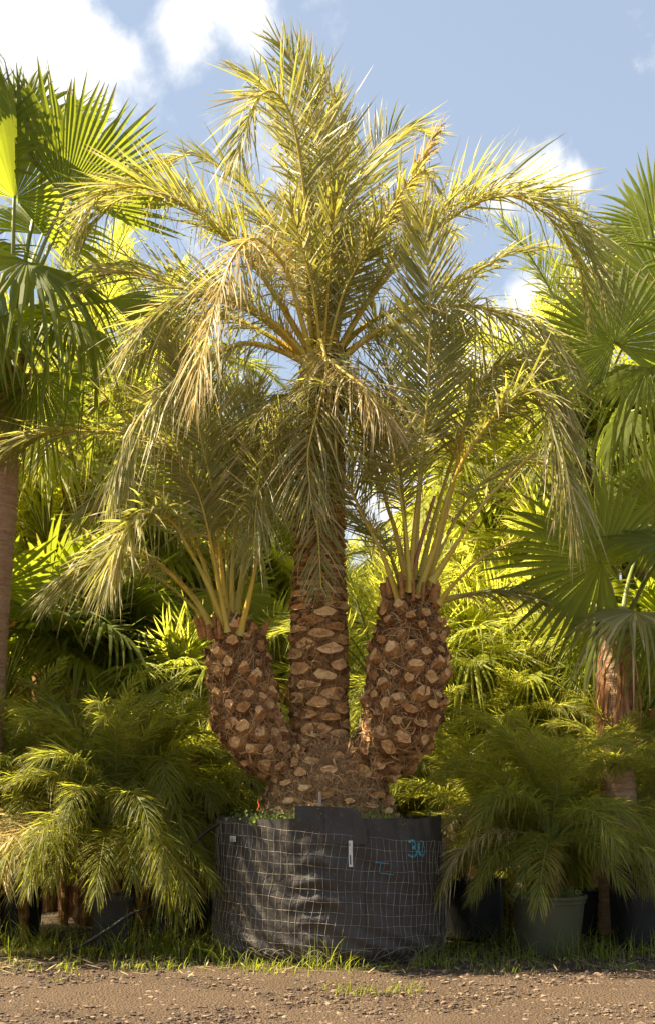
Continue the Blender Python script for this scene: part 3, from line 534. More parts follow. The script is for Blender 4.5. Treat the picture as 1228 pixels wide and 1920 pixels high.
fr([(600, 680), (545, 480), (500, 400), (460, 351), (418, 318), (385, 297), (351, 291), (309, 305)], 9.15, 9.7, 9.4, L=.42, n=80, start=.40, out=E(-1, .7), seed=33, v=20, droop=.1)
fr([(594, 690), (520, 620), (460, 580), (410, 562), (351, 544), (301, 527), (259, 517), (217, 512), (180, 530)], 8.95, 8.75, L=.52, n=130, start=.24, out=E(-1, -.3), seed=34, v=22, droop=.12, roll=20)
fr([(590, 690), (564, 594), (539, 510), (510, 468), (480, 448), (455, 460), (430, 500), (408, 560), (390, 630), (375, 700), (368, 740)], 8.85, 8.0, 8.2, L=.42, n=90, start=.30, out=E(-.9, -1), seed=35, v=5, droop=.45, kink=.3, ang=(64, 50, 22), mleaf=M_DATE_DRY, label='tan withered frond hanging in front', W=.0145)
fr([(595, 690), (600, 640), (612, 690), (598, 760), (578, 846), (580, 900), (585, 950)], 8.75, 8.2, 8.3, L=.42, n=70, start=.15, out=E(-.1, -1), seed=36, v=5, droop=.3, kink=.3, ang=(64, 50, 22), W=.0145)
fr([(600, 690), (605, 670), (640, 695), (690, 735), (725, 790)], 8.7, 8.1, L=.40, n=60, start=.2, out=E(1, -1), seed=37, v=5, droop=.4, kink=.3, ang=(64, 50, 22), mleaf=M_DATE_DRY, W=.0145)
fr([(596, 700), (575, 740), (575, 820), (590, 920), (596, 990), (600, 1060), (602, 1105)], 8.72, 8.42, 8.6, L=.36, n=60, start=.25, out=E(.05, -1), seed=38, v=-5, droop=.2, ang=(64, 50, 22), kink=.05, W=.0145)
fr([(592, 690), (555, 730), (520, 775), (500, 830), (487, 900), (480, 970), (477, 1040)], 8.8, 8.3, L=.42, n=80, start=.2, out=E(-.8, -.7), seed=39, v=5, droop=.3, ang=(64, 50, 22), kink=.25, W=.0145)
fr([(590, 690), (520, 655), (450, 645), (380, 680), (310, 735), (260, 790), (230, 850), (212, 920)], 8.85, 8.3, 8.5, L=.50, n=110, start=.22, out=E(-1, -.5), seed=40, v=0, droop=.55, ang=(64, 50, 22), kink=.3, W=.0145)
fr([(592, 690), (530, 645), (460, 605), (400, 590), (330, 610), (270, 660), (230, 720)], 9.1, 9.6, L=.44, n=90, start=.28, out=E(-1, .6), seed=41, v=5, droop=.3)
fr([(612, 690), (680, 640), (740, 620), (800, 640), (860, 690), (900, 760)], 9.1, 9.6, L=.44, n=80, start=.25, out=E(1, .6), seed=42, v=5, droop=.2)
fr([(600, 680), (560, 520), (500, 420), (450, 400), (400, 430)], 9.2, 10.0, L=.42, n=75, start=.3, out=E(-.7, 1), seed=43, v=15, droop=.2)
fr([(612, 680), (660, 500), (720, 420), (790, 400), (850, 440)], 9.2, 10.1, L=.42, n=75, start=.3, out=E(.7, 1), seed=44, v=15, droop=.2)
fr([(606, 690), (600, 560), (570, 460), (540, 430)], 9.2, 9.9, L=.4, n=70, start=.2, out=E(-.2, 1), seed=45)
fr([(604, 695), (650, 720), (690, 800), (700, 880)], 9.1, 9.5, L=.4, n=70, start=.2, out=E(.5, .7), seed=46, droop=.5, v=0)
fr([(598, 695), (560, 740), (540, 830), (530, 920)], 9.1, 9.4, L=.42, n=80, start=.15, out=E(-.5, .7), seed=47, droop=.5, v=0)
for k, pix in enumerate([[(602, 690), (590, 560), (560, 440), (545, 380)], [(608, 690), (640, 560), (680, 480), (700, 440)], [(604, 690), (615, 540), (625, 420), (628, 360)]]):
    fr(pix, 8.9, 8.5, L=.38, n=60, start=.35, out=E(.3*(k-1), -1), seed=60+k, v=30, droop=.1)
def hub(c, n, seed, L0, L1, el0, el1, azf, W=.0155):
    rng = np.random.default_rng(seed)
    for k in range(n):
        az = azf(k/n, rng); el = rng.uniform(el0, el1); Lr = rng.uniform(L0, L1); pc = proto_curve(el, Lr, el+rng.uniform(20, 60), rng); ca, sa = math.cos(az), math.sin(az)
        pts = [c+np.array((p[0]*ca-p[1]*sa, p[0]*sa+p[1]*ca, p[2])) for p in pc]
        add_frond(palm, PO, M_DATE if rng.random() < .85 else M_DATE_DRY, None, None, pts=pts, L=rng.uniform(.36, .46), W=W, n=int(62*Lr), start=.22, out=E(ca, sa), seed=seed*100+k, v=rng.uniform(0, 18), droop=rng.uniform(.15, .4), kink=.2, r0=.018)
fr([(616, 690), (690, 560), (770, 440), (850, 385), (920, 362), (990, 380), (1050, 430), (1085, 500), (1095, 570)], 9.05, 9.0, 8.95, L=.52, n=120, start=.34, out=E(1, .2), seed=111, v=26, droop=.2, kink=.15, roll=-14)
fr([(596, 685), (520, 560), (455, 470), (400, 420), (330, 380), (260, 365), (200, 390), (160, 450)], 9.05, 9.1, 9.0, L=.5, n=120, start=.34, out=E(-1, .2), seed=112, v=24, droop=.2, kink=.2, roll=14)
fr([(596, 690), (520, 610), (440, 560), (360, 555), (290, 590), (240, 650)], 8.85, 8.4, 8.6, L=.5, n=100, start=.34, out=E(-1, -.5), seed=113, v=10, droop=.35, kink=.2, W=.0145)
hub(P(603, 715, 8.95), 4, 7, .7, 1.0, -45, -15, lambda q, rng: -math.pi*q*1.0+rng.uniform(-.2, .2))
# --- right crown
fr([(765, 1110), (775, 1000), (790, 850), (800, 750), (804, 660), (806, 580), (800, 500), (795, 440), (787, 395)], 8.72, 8.3, 8.5, L=.47, n=110, start=.34, out=E(0, -1), seed=71, v=14, droop=.04, kink=.03, jit=.55, ang=(52, 46, 22), W=.020)
fr([(783, 1113), (814, 1024), (836, 939), (867, 863), (903, 810), (940, 765), (980, 735), (1015, 745), (1040, 805), (1060, 880), (1070, 935), (1074, 985)], 8.75, 8.15, 8.35, L=.44, n=125, start=.38, out=E(1, -.6), seed=72, v=5, droop=.42, kink=.12, ang=(64, 50, 20), W=.021)
fr([(800, 1100), (850, 900), (880, 760), (930, 690), (985, 680), (1040, 720), (1075, 800)], 8.8, 8.5, L=.46, n=100, start=.4, out=E(1, -.4), seed=73, v=0, droop=.45, kink=.2, W=.020)
fr([(809, 1091), (858, 1015), (903, 948), (948, 899), (1001, 848)], 8.72, 8.4, L=.2, n=5, start=.45, out=E(1, -.5), seed=74, v=20, r1=.010, label='bare cut stalk')
fr([(823, 1131), (850, 1095), (903, 1046), (957, 1017)], 8.7, 8.4, L=.15, n=7, W=.012, start=.6, out=E(1, -.5), seed=75, r1=.008, r0=.02, label='short bare cut stalk')
fr([(749, 1131), (715, 1037), (678, 963), (645, 890), (610, 820), (580, 780)], 8.75, 8.5, L=.42, n=85, start=.42, out=E(-1, -.5), seed=76, v=12, droop=.25, kink=.2)
fr([(762, 1095), (742, 1001), (725, 948), (702, 868), (676, 800), (655, 730), (640, 690)], 8.85, 8.9, L=.44, n=90, start=.36, out=E(-1, -.3), seed=77, v=14, droop=.1)
fr([(766, 1100), (758, 980), (748, 860), (735, 740), (715, 640), (690, 560)], 8.95, 9.2, L=.44, n=90, start=.32, out=E(-.6, .8), seed=78, v=14, droop=.1)
fr([(776, 1100), (782, 980), (795, 840), (820, 700), (850, 600), (870, 540)], 8.95, 9.1, L=.44, n=90, start=.32, out=E(.6, .8), seed=79, v=14, droop=.12)
fr([(782, 1100), (820, 950), (870, 800), (930, 700), (1000, 660), (1070, 690)], 8.95, 9.4, L=.46, n=95, start=.34, out=E(1, .6), seed=80, v=12, droop=.25)
fr([(770, 1110), (760, 1000), (745, 900), (730, 830), (700, 760)], 8.7, 8.3, L=.4, n=70, start=.4, out=E(-.5, -1), seed=81, v=8, droop=.3, kink=.3)
fr([(788, 1115), (850, 980), (910, 900), (990, 860), (1060, 900)], 9.0, 9.8, L=.44, n=80, start=.36, out=E(1, .8), seed=82, v=10, droop=.35)
fr([(815, 1130), (860, 1118), (930, 1108), (1000, 1115), (1050, 1135)], 9.0, 9.3, L=.34, n=80, start=.22, out=E(1, .3), seed=83, v=-5, droop=.3, ang=(50, 36, 15), kink=.2)
fr([(757, 1120), (730, 1040), (700, 1000), (650, 960)], 9.05, 9.6, L=.40, n=70, start=.36, out=E(-1, .7), seed=84, v=10, droop=.2)
g = Geo(); tube(g, [P(774, 1070, 8.72), P(790, 1010, 8.7), P(814, 930, 8.66)], [.016, .014, .011], 6); newobj('flower_stalk', g.mesh('flower_stalk', PO, True), M_STALK_RED, palm, 'reddish dry flower stalk')
# --- left crown
fr([(430, 1190), (406, 1131), (377, 1069), (355, 1029), (333, 988), (311, 968), (289, 961), (267, 966), (245, 983), (227, 1010), (214, 1045), (205, 1090)], 8.75, 8.15, 8.4, L=.42, n=115, start=.42, out=E(-1, -.7), seed=91, v=8, droop=.28, kink=.1, ang=(70, 58, 22), W=.021)
fr([(399, 1178), (370, 1128), (325, 1080), (285, 1050), (230, 1040), (165, 1060), (100, 1105)], 8.8, 8.7, L=.42, n=90, start=.34, out=E(-1, -.1), seed=92, v=8, droop=.35, kink=.15)
fr([(430, 1165), (421, 1112), (414, 1040), (403, 940), (386, 860), (368, 780), (345, 700), (325, 650)], 8.8, 8.5, L=.47, n=110, start=.36, out=E(-.4, -1), seed=93, v=16, droop=.06, jit=.7, ang=(58, 50, 22), W=.020)
fr([(436, 1165), (436, 1076), (441, 990), (452, 880), (466, 790), (482, 720)], 8.85, 8.9, L=.42, n=95, start=.34, out=E(.3, 1), seed=94, v=14, droop=.1)
fr([(450, 1190), (465, 1131), (480, 1058), (490, 980), (505, 900), (525, 830), (530, 790)], 8.72, 8.3, L=.42, n=80, start=.42, out=E(.7, -.7), seed=95, v=5, droop=.3, kink=.3)
fr([(443, 1165), (452, 1095), (462, 1020), (485, 920), (510, 830), (520, 770)], 8.9, 9.2, L=.42, n=80, start=.35, out=E(.8, .5), seed=96, v=10, droop=.15)
fr([(392, 1172), (355, 1131), (307, 1091), (265, 1070), (220, 1075)], 8.9, 9.2, L=.26, n=40, start=.5, out=E(-1, .3), seed=97, v=20, droop=.2, r0=.016)
fr([(425, 1165), (385, 980), (330, 865), (260, 818), (170, 808), (80, 815), (5, 845)], 9.0, 9.2, L=.48, n=120, start=.30, out=E(-1, .2), seed=98, v=10, droop=.3)
fr([(424, 1165), (400, 1000), (360, 860), (300, 760), (240, 730), (180, 760)], 8.95, 9.4, L=.46, n=100, start=.34, out=E(-1, .6), seed=99, v=10, droop=.3)
fr([(432, 1165), (425, 1020), (420, 900), (430, 800), (450, 720)], 9.0, 9.7, L=.44, n=90, start=.3, out=E(.1, 1), seed=100, v=12, droop=.15)
fr([(415, 1175), (380, 1050), (330, 960), (270, 910), (210, 920), (160, 960)], 8.95, 9.3, L=.44, n=90, start=.34, out=E(-1, .3), seed=101, v=8, droop=.4)
fr([(428, 1185), (410, 1090), (395, 1010), (370, 920), (330, 860), (300, 840)], 8.72, 8.35, L=.4, n=80, start=.45, out=E(-.6, -1), seed=102, v=8, droop=.3, kink=.2)

# ------------------------------------------------------------------ fan palms close to the frame edges
def plain_trunk(root, o, path, rad, mat, seed=0, name='trunk', rings=40.):
    C, Ln = spline(path, 120); rng = np.random.default_rng(seed); n = 120; M_ = 40; th = np.linspace(0, 2*math.pi, M_, endpoint=False); T = norm(np.gradient(C, axis=0)); s = norm(np.cross(T, (0, 1., 0))); u = np.cross(s, T)
    R = np.interp(np.linspace(0, 1, n), np.linspace(0, 1, len(rad)), rad)[:, None]+rng.normal(0, .003, (n, M_))+.004*np.sin(np.arange(n)[:, None]*1.9+.6*np.sin(th*3))
    g = Geo(); g.grid((C[:, None]+R[..., None]*(np.cos(th)[None, :, None]*s[:, None]+np.sin(th)[None, :, None]*u[:, None]))[None], closed=True)
    return newobj(name, g.mesh(name, o, True), mat, root)
def ring_bark():
    m, t, out = mat_new('ringed_bark'); f = objnoise(t, 5, 6, .7, (1, 1, 14)); f2 = objnoise(t, 40, 5, .65); c = ramp(t, f, ((.3, (.33, .165, .08)), (.7, (.76, .46, .27)))); c = mixc(t, .35, c, ramp(t, f2, ((.3, (.08, .05, .035)), (.7, (.42, .31, .23)))))
    pr = N(t, 'ShaderNodeBsdfPrincipled'); t.links.new(c, pr.inputs['Base Color']); pr.inputs['Roughness'].default_value = .9
    b = N(t, 'ShaderNodeBump'); b.inputs['Strength'].default_value = 1; b.inputs['Distance'].default_value = .02; t.links.new(mth(t, 'ADD', f, mth(t, 'MULTIPLY', f2, .6)), b.inputs['Height']); t.links.new(b.outputs[0], pr.inputs['Normal']); t.links.new(pr.outputs[0], out.inputs[0]); return m
M_RING = ring_bark()
Y_ = 9.5
fl = thing('fan_palm', tuple(P(-48, 1790, Y_)), 'tall fan palm with smooth ringed trunk at the left edge of the photo', 'palm tree'); FO = tuple(fl.location)
plain_trunk(fl, FO, [P(-52, 1800, Y_), P(-40, 1420, Y_), P(-22, 1100, Y_), P(-8, 880, Y_), P(-2, 760, Y_), P(8, 690, Y_)], [.21, .178, .172, .168, .175, .15], M_RING, 3)
bootg = Geo(); rng = np.random.default_rng(8)
for k in range(34):
    a = k*2.4; z = k/34; c = P(-3+10*z, 800-150*z, Y_); nn = np.array((math.cos(a), math.sin(a), 0)); b = c+nn*.15; d = norm(nn*.35+UP+np.cross(nn, UP)*rng.choice([-.5, .5])); f = np.linspace(0, 1, 5); tube(bootg, b+d*(f*rng.uniform(.18, .32))[:, None], .04*np.array((1.2, 1, .8, .6, .4)), 6, .5, flat=.4, ref=nn)
newobj('leaf_bases', bootg.mesh('leaf_bases', FO), M_BARK, fl)
CR = P(22, 640, Y_)
def flf(cx, cy, tx, ty, Nn, seed, dYc=0., dYt=0., crown=CR, root=fl, o=FO, Yb=Y_, **k):
    return add_fan(root, o, crown, P(cx, cy, Yb+dYc), P(tx, ty, Yb+dYt), Nn, seed, **k)
flf(28, 372, 42, 80, (.93, -.36, .05), 1, -.2, -.25, n=42, span=210, join=.6, droop=.02, curl=.16, pleat=1.0, thread=True)
flf(122, 372, 235, 165, (.45, -.75, .2), 2, .1, .2, n=40, span=150, join=.66, droop=.02, curl=.05, pleat=.5, thread=True)
flf(150, 360, 170, 190, (.7, -.5, .2), 12, .5, .7, n=36, span=170, join=.6, droop=.05, curl=.1)
flf(52, 490, 70, 560, (.1, .25, 1), 3, -.7, -1.5, n=38, span=240, join=.45, droop=.45, curl=.3, thread=True)
flf(0, 592, 10, 700, (0, -.75, .65), 4, -.5, -.85, n=36, span=230, join=.5, droop=.3, curl=.3, R=.62)
flf(135, 600, 215, 680, (.3, -.25, .9), 5, -.35, -.8, n=40, span=250, join=.42, droop=.75, curl=.55, R=.75)
flf(205, 562, 350, 605, (.15, -.65, .75), 6, .2, .4, n=36, span=120, join=.68, droop=.05, curl=.1, R=.72)
flf(170, 500, 270, 470, (-.2, -.5, .8), 7, .4, .8, n=36, span=200, join=.45, droop=.4, curl=.3, R=.7)
flf(70, 700, 110, 860, (.5, -.85, .1), 8, -.1, -.1, n=36, span=190, join=.45, droop=.25, curl=.3, R=.75)
flf(130, 690, 200, 780, (.5, -.4, .5), 9, .5, .8, n=36, span=230, join=.45, droop=.5, curl=.4, R=.75)
flf(-60, 500, -160, 430, (0, -.8, .6), 10, -.1, .2, n=34, span=220, join=.5, droop=.3, curl=.3, R=.8)
flf(-70, 330, -55, 120, (-.5, -.7, .1), 11, .1, .1, n=34, span=200, join=.6, droop=.1, curl=.2, R=.9)
flf(-90, 640, -160, 760, (-.4, -.7, .3), 13, -.1, -.2, n=34, span=220, join=.5, droop=.4, curl=.3, R=.8)
flf(30, 250, 45, 60, (.3, -.9, .1), 14, .8, 1.0, n=34, span=170, join=.6, droop=.1, curl=.2, R=.8)
flf(80, 440, 130, 330, (.3, -.8, .5), 15, .9, 1.3, n=34, span=220, join=.5, droop=.3, curl=.3, R=.8)
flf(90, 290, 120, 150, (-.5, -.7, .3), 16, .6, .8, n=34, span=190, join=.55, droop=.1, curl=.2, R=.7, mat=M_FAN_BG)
for k, (cx, cy, tx, ty) in enumerate(((-230, 620, -360, 700), (-300, 760, -420, 900), (-180, 800, -260, 960), (-320, 480, -460, 430), (-380, 640, -520, 760), (-260, 880, -330, 1040), (-150, 420, -240, 330))):  # unseen leaves added beyond the left edge to shade the low palms
    flf(cx, cy, tx, ty, (-.2, -.3, .9), 60+k, -.3+.25*(k % 3), -.5+.4*(k % 3), n=34, span=250, join=.5, droop=.4, curl=.3, R=.95)
# drooping leaf that enters at the top left corner
flf(-110, 40, -40, 25, (.4, -.5, .8), 17, -.2, -.3, n=30, span=200, join=.5, droop=.7, curl=.6, R=.55)

# right: crown whose trunk stands beyond the frame, crossing the upper right
YR = 9.6
r1 = thing('fan_palm', tuple(P(1330, 1760, YR)), 'fan palm with big dark round leaf at the upper right, its trunk beyond the edge', 'palm tree'); RO = tuple(r1.location)
plain_trunk(r1, RO, [P(1330, 1780, YR), P(1325, 1200, YR), P(1310, 800, YR)], [.2, .17, .16], M_RING, 4)
cr = P(1305, 790, YR); kw = dict(crown=cr, root=r1, o=RO, Yb=YR)
flf(1152, 645, 1105, 505, (-.12, -1, .12), 21, -.5, -.45, n=46, span=300, join=.6, droop=.1, curl=.12, pleat=.45, R=.66, pr=.02, **kw)
flf(1250, 560, 1185, 345, (-.4, -.8, .2), 22, .1, .2, n=42, span=200, join=.5, droop=.08, curl=.1, R=.98, thread=True, **kw)
flf(1215, 690, 1200, 800, (-.2, -.5, .9), 23, -.6, -1.1, n=40, span=250, join=.45, droop=.6, curl=.5, R=.75, **kw)
flf(1240, 960, 1130, 930, (-.2, -1, .2), 24, .1, .0, n=40, span=260, join=.5, droop=.15, curl=.2, R=.62, **kw)
flf(1230, 430, 1190, 300, (-.5, -.7, .2), 25, .6, .7, n=40, span=200, join=.55, droop=.1, curl=.2, R=.75, **kw)
flf(1180, 770, 1110, 830, (-.4, -.6, .6), 26, .5, .8, n=40, span=250, join=.45, droop=.5, curl=.4, R=.8, **kw)
flf(1330, 500, 1400, 350, (0, -.9, .2), 27, 0, 0, n=34, span=220, join=.5, R=.8, **kw)
flf(1225, 860, 1160, 880, (-.3, -.6, .6), 28, .6, .9, n=40, span=250, join=.5, droop=.4, curl=.3, R=.8, **kw)
# right: lower fan palm with a skirt of dead leaves
Y2 = 9.7
r2 = thing('fan_palm', tuple(P(1160, 1740, Y2)), 'fan palm with a hanging skirt of brown dead leaves behind the green pot', 'palm tree'); QO = tuple(r2.location)
plain_trunk(r2, QO, [P(1160, 1750, Y2), P(1158, 1400, Y2), P(1158, 1180, Y2)], [.16, .13, .12], M_RING, 5)
g = Geo(); rng = np.random.default_rng(30)
for k in range(300):
    a = rng.uniform(0, 6.28); z0 = CH-(rng.uniform(1195, 1300)-HOR)/F*Y2; r = rng.uniform(.05, .12); x0, y0 = P(1158, 1200, Y2)[0]+math.cos(a)*r, Y2+math.sin(a)*r; L_ = rng.uniform(.35, .62); f = np.linspace(0, 1, 7)
    sw = rng.normal(0, .02); p = np.stack([x0+math.cos(a)*.05*f+sw*np.sin(f*3), y0+math.sin(a)*.05*f, z0-L_*f+.02*np.sin(f*5+a)], 1); w = np.array((-math.sin(a+rng.normal(0, .6)), math.cos(a), 0))*(.012*np.array((1.1, 1.1, 1, .8, .6, .4, .05)))[:, None]*rng.uniform(.5, 1.2)
    g.grid(np.stack([p-w, p+w], 1)[None], rng.random(), f[None, :, None]*.7)
newobj('dead_leaf_skirt', g.mesh('dead_leaf_skirt', QO), M_FAN_DEAD, r2, 'brown hanging dead leaves')
kw = dict(crown=P(1160, 1190, Y2), root=r2, o=QO, Yb=Y2)
flf(1128, 1055, 990, 985, (-.1, -.95, .25), 31, -.55, -.6, n=44, span=270, join=.58, droop=.12, curl=.15, pleat=.45, R=.86, **kw)
flf(1190, 1147, 1075, 1175, (-.25, -.45, .85), 32, -.75, -1.1, n=40, span=240, join=.4, droop=.45, curl=.35, R=.72, mat=M_DATE, **kw)
flf(1265, 1015, 1130, 1010, (0, -.5, .85), 33, -.6, -.8, n=40, span=230, join=.5, droop=.15, curl=.15, R=.68, **kw)
flf(1230, 1180, 1290, 1290, (.2, -.6, .6), 34, -.3, -.6, n=36, span=240, join=.45, droop=.5, curl=.4, R=.6, **kw)
flf(1190, 1050, 1230, 900, (.1, -.9, .3), 35, .4, .5, n=36, span=240, join=.5, droop=.1, R=.7, **kw)
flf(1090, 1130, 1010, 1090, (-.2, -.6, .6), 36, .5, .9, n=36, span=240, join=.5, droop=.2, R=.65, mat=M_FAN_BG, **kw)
flf(1120, 1180, 1050, 1250, (-.4, -.5, .6), 37, .3, .5, n=36, span=240, join=.45, droop=.4, R=.6, **kw)

# ------------------------------------------------------------------ leaf prototypes and background plants
PROT = {}
def add_proto(kind, cls, gl, gr, nm):
    PROT.setdefault((kind, cls), []).append((gl, gr, gl.mesh(nm), gr.mesh('stalk', smooth=True)))
rng = np.random.default_rng(50)
for cls, (el, ar) in enumerate(((78, 80), (50, 110), (12, 80))):
    for v in range(3):
        gl, gr = frond_geo(proto_curve(el+rng.uniform(-6, 6), 1.15, ar+rng.uniform(-15, 25), rng), L=.23, W=.0075, n=84, start=.16, v=12, droop=.38, kink=.08, out=E(1, 0), seed=200+cls*10+v, r0=.008, r1=.0015, spines=False, ang=(58, 48, 20), K=5); add_proto('pygmy', cls, gl, gr, 'frond')
        gl, gr = frond_geo(proto_curve(el+rng.uniform(-6, 6), 1.9, (40, 75, 80)[cls]+rng.uniform(-15, 25), rng), L=.42, W=.019, n=80, start=.25, v=20, droop=.2, kink=.12, out=E(1, 0), seed=300+cls*10+v, spines=False, K=4); add_proto('feather', cls, gl, gr, 'frond')
        for kind, pl, R, n_, sp, jn in (('fan', .75, .62, 32, 240, .5), ('star', .55, .34, 24, 250, .25)):
            ea = math.radians((82, 58, 28)[cls]+rng.uniform(-8, 8)); c = np.array((math.cos(ea), rng.normal(0, .05), math.sin(ea)))*pl; tilt = ea-math.radians((15, 45, 60)[cls]+rng.uniform(-10, 20)); A = np.array((math.cos(tilt), 0, math.sin(tilt))); Nn = np.array((-math.sin(tilt), rng.normal(0, .3), math.cos(tilt)))
            gl = fan_geo(c, A, Nn, R, n=n_, span=sp, join=jn+rng.uniform(-.05, .08), droop=(.08, .3, .5)[cls], curl=.3, seed=400+cls*10+v); gr = Geo(); pts, _ = spline([np.zeros(3), c*.5+np.array((-.02, 0, .03)), c], 12); tube(gr, pts, np.linspace(.012, .006, 12)*(1 if kind == 'fan' else .6), 5); add_proto(kind, cls, gl, gr, 'fan_leaf')
MATS = {'pygmy': (M_PYG, M_STALK_G), 'feather': (M_DATE_BG, M_STALK_G), 'fan': (M_FAN, M_STALK_G), 'star': (M_FAN_BG, M_STALK_G)}
M_FAN_LIT = M_FAN_BG
for (k, c), lst in PROT.items():
    for gl, gr, ml, ms in lst: ml.materials.append(MATS[k][0]); ms.materials.append(MATS[k][1])
LEAFN = {'pygmy': 'frond', 'feather': 'frond', 'fan': 'fan_leaf', 'star': 'fan_leaf'}
def leaf_xforms(kind, n, seed, size, low=.35):
    rng = np.random.default_rng(seed); out = []
    for i in range(n):
        q = i/n; cls = 0 if q < .28 else (1 if q < .28+(1-.28)*(1-low) else 2); az = i*2.39996+rng.uniform(-.3, .3); sc = size*rng.uniform(.82, 1.12)
        out.append((cls, rng.integers(0, 3), Matrix.Rotation(az, 4, 'Z') @ Matrix.Rotation(rng.normal(0, .12), 4, 'X') @ Matrix.Rotation(rng.normal(0, .10), 4, 'Y') @ Matrix.Scale(sc, 4)))
    return out
def bg_palm(kind, px, py, Y, size, n, label, seed, th=None, name=None, group=None, low=.35, trunk_r=.06, mat=None, skirt=False, base_z=0.):
    c = P(px, py, Y); o = (c[0], Y, base_z); nm = name or {'pygmy': 'small_date_palm', 'feather': 'feather_palm', 'fan': 'fan_palm', 'star': 'fan_palm'}[kind]
    root = thing(nm, o, label, 'palm', group); H = c[2]-base_z
    g = Geo(); rr = np.random.default_rng(seed); f = np.linspace(0, 1, 26); r = trunk_r*(1+.25*np.abs(np.sin(f*H*22)))*np.interp(f, [0, .7, .95, 1], [1, 1.05, 1.15, .7])
    tube(g, np.stack([rr.normal(0, .03)*np.sin(f*3), rr.normal(0, .03)*f, f*H], 1), r, 10); newobj('trunk', g.mesh('trunk'), M_BARK, root)
    for cls, v, M_ in leaf_xforms(kind, n, seed, size, low):
        _, _, ml, ms = PROT[(kind, cls)][v]
        a = bpy.data.objects.new(LEAFN[kind], ml); COL.objects.link(a); a.parent = root; a.matrix_local = Matrix.Translation((0, 0, H)) @ M_
        if cls == 2 and kind != 'fan' and rr.random() < .13: a.material_slots[0].link = 'OBJECT'; a.material_slots[0].material = M_FAN_DEAD if 'fan' in LEAFN[kind] else M_DATE_DRY; a['label'] = 'dry brown leaf'
        elif mat: a.material_slots[0].link = 'OBJECT'; a.material_slots[0].material = mat
        b = bpy.data.objects.new('stalk', ms); COL.objects.link(b); b.parent = a
    return root
# front row potted fine-leaved palms
bg_palm('pygmy', 200, 1560, 9.3, 1.1, 84, 'bushy fine-leaved palm drooping over a square black pot left of the grow bag', 501, low=.78, trunk_r=.05, base_z=.2)
bg_palm('pygmy', 1035, 1580, 9.15, .98, 56, 'fine-leaved palm arching from the round green pot', 502, low=.66, trunk_r=.045, base_z=.3)
PG = 'fine-leaved palms in the rows behind'
for (px, py, Y, sz, n, lab, sd_) in (
    (45, 1500, 9.7, 1.3, 44, 'fine-leaved palm at the left edge under the fan palm trunk', 503), (330, 1500, 9.9, 1.25, 44, 'fine-leaved palm just left of the grow bag, behind the hose', 504),
    (880, 1500, 9.9, 1.05, 36, 'fine-leaved palm right of the grow bag over the black pots', 505), (1185, 1480, 9.8, 1.1, 38, 'fine-leaved palm at the right edge in a large black pot', 506),
    (960, 1410, 10.9, 1.1, 36, 'fine-leaved palm behind and above the green pot palm', 507), (810, 1430, 10.9, 1.0, 32, 'fine-leaved palm directly behind the right bulging stem', 508), (1110, 1400, 10.8, 1.1, 34, 'fine-leaved palm at the foot of the dead leaf skirt', 509),
    (120, 1440, 10.8, 1.05, 30, 'fine-leaved palm behind the drooping palm on the left', 510), (430, 1450, 11.2, .9, 26, 'fine-leaved palm behind the left bulging stem', 511)):
    bg_palm('pygmy', px, py+32, Y, sz*(.78+.04*(sd_ % 5)), n+4, lab, sd_, group=PG, low=.45, trunk_r=.035)
FG = 'fan palms standing behind the big date palm'
for (kind, px, py, Y, sz, n, lab, sd_, mat, low) in (
    ('fan', 160, 1370, 10.9, 1.25, 18, 'fan palm on tall upright stalks behind the drooping palm on the left', 521, None, .12),
    ('star', 362, 1400, 10.5, 1.35, 30, 'small fan palm with many thin radiating stalks left of the bulging left stem', 522, None, .3),
    ('fan', 0, 1330, 10.6, 1.3, 16, 'dark fan palm at the left edge behind the ringed trunk', 523, None, .4),
    ('star', 270, 1330, 10.9, 1.3, 24, 'starry-leaved small fan palm between the upright fan palm and the left stem', 524, M_FAN, .4),
    ('fan', 280, 1190, 12.6, 1.3, 20, 'sunlit fan palm behind the left crown', 525, M_FAN_LIT, .2), ('fan', 90, 1020, 12.0, 1.3, 24, 'tall bright fan palm right of the ringed trunk', 526, M_FAN_LIT, .4),
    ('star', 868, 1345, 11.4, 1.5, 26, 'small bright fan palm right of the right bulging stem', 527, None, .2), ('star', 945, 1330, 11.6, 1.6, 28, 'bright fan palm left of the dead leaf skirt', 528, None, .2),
    ('fan', 925, 1030, 13.0, 1.3, 24, 'sunlit yellow-green fan palm behind the cut stalks on the right', 529, M_FAN_LIT, .4), ('fan', 1040, 1190, 12.2, 1.2, 20, 'yellow-green fan palm beneath the large right-hand fans', 530, M_FAN_LIT, .3),
    ('fan', 1215, 1330, 11.0, 1.2, 18, 'fan palm right of the dead leaf skirt at the edge', 531, None, .4), ('star', 520, 1330, 12.2, 1.5, 24, 'bright small fan palm glimpsed between left and middle stems', 532, None, .3),
    ('star', 1060, 1340, 11.2, 1.4, 24, 'small fan palm just left of the skirted fan palm trunk', 533, None, .3), ('fan', 440, 1120, 13.5, 1.2, 20, 'fan palm seen through the left crown stalks', 534, M_FAN_LIT, .3),
    ('fan', 1190, 960, 12.2, 1.35, 24, 'shaded fan palm behind the upper right leaves', 535, None, .4)):
    bg_palm(kind, px, py, Y, sz, n, lab, sd_, group=FG, low=low, trunk_r=.09 if kind == 'fan' else .06, mat=mat)
TG = 'feather palms standing behind the big date palm'
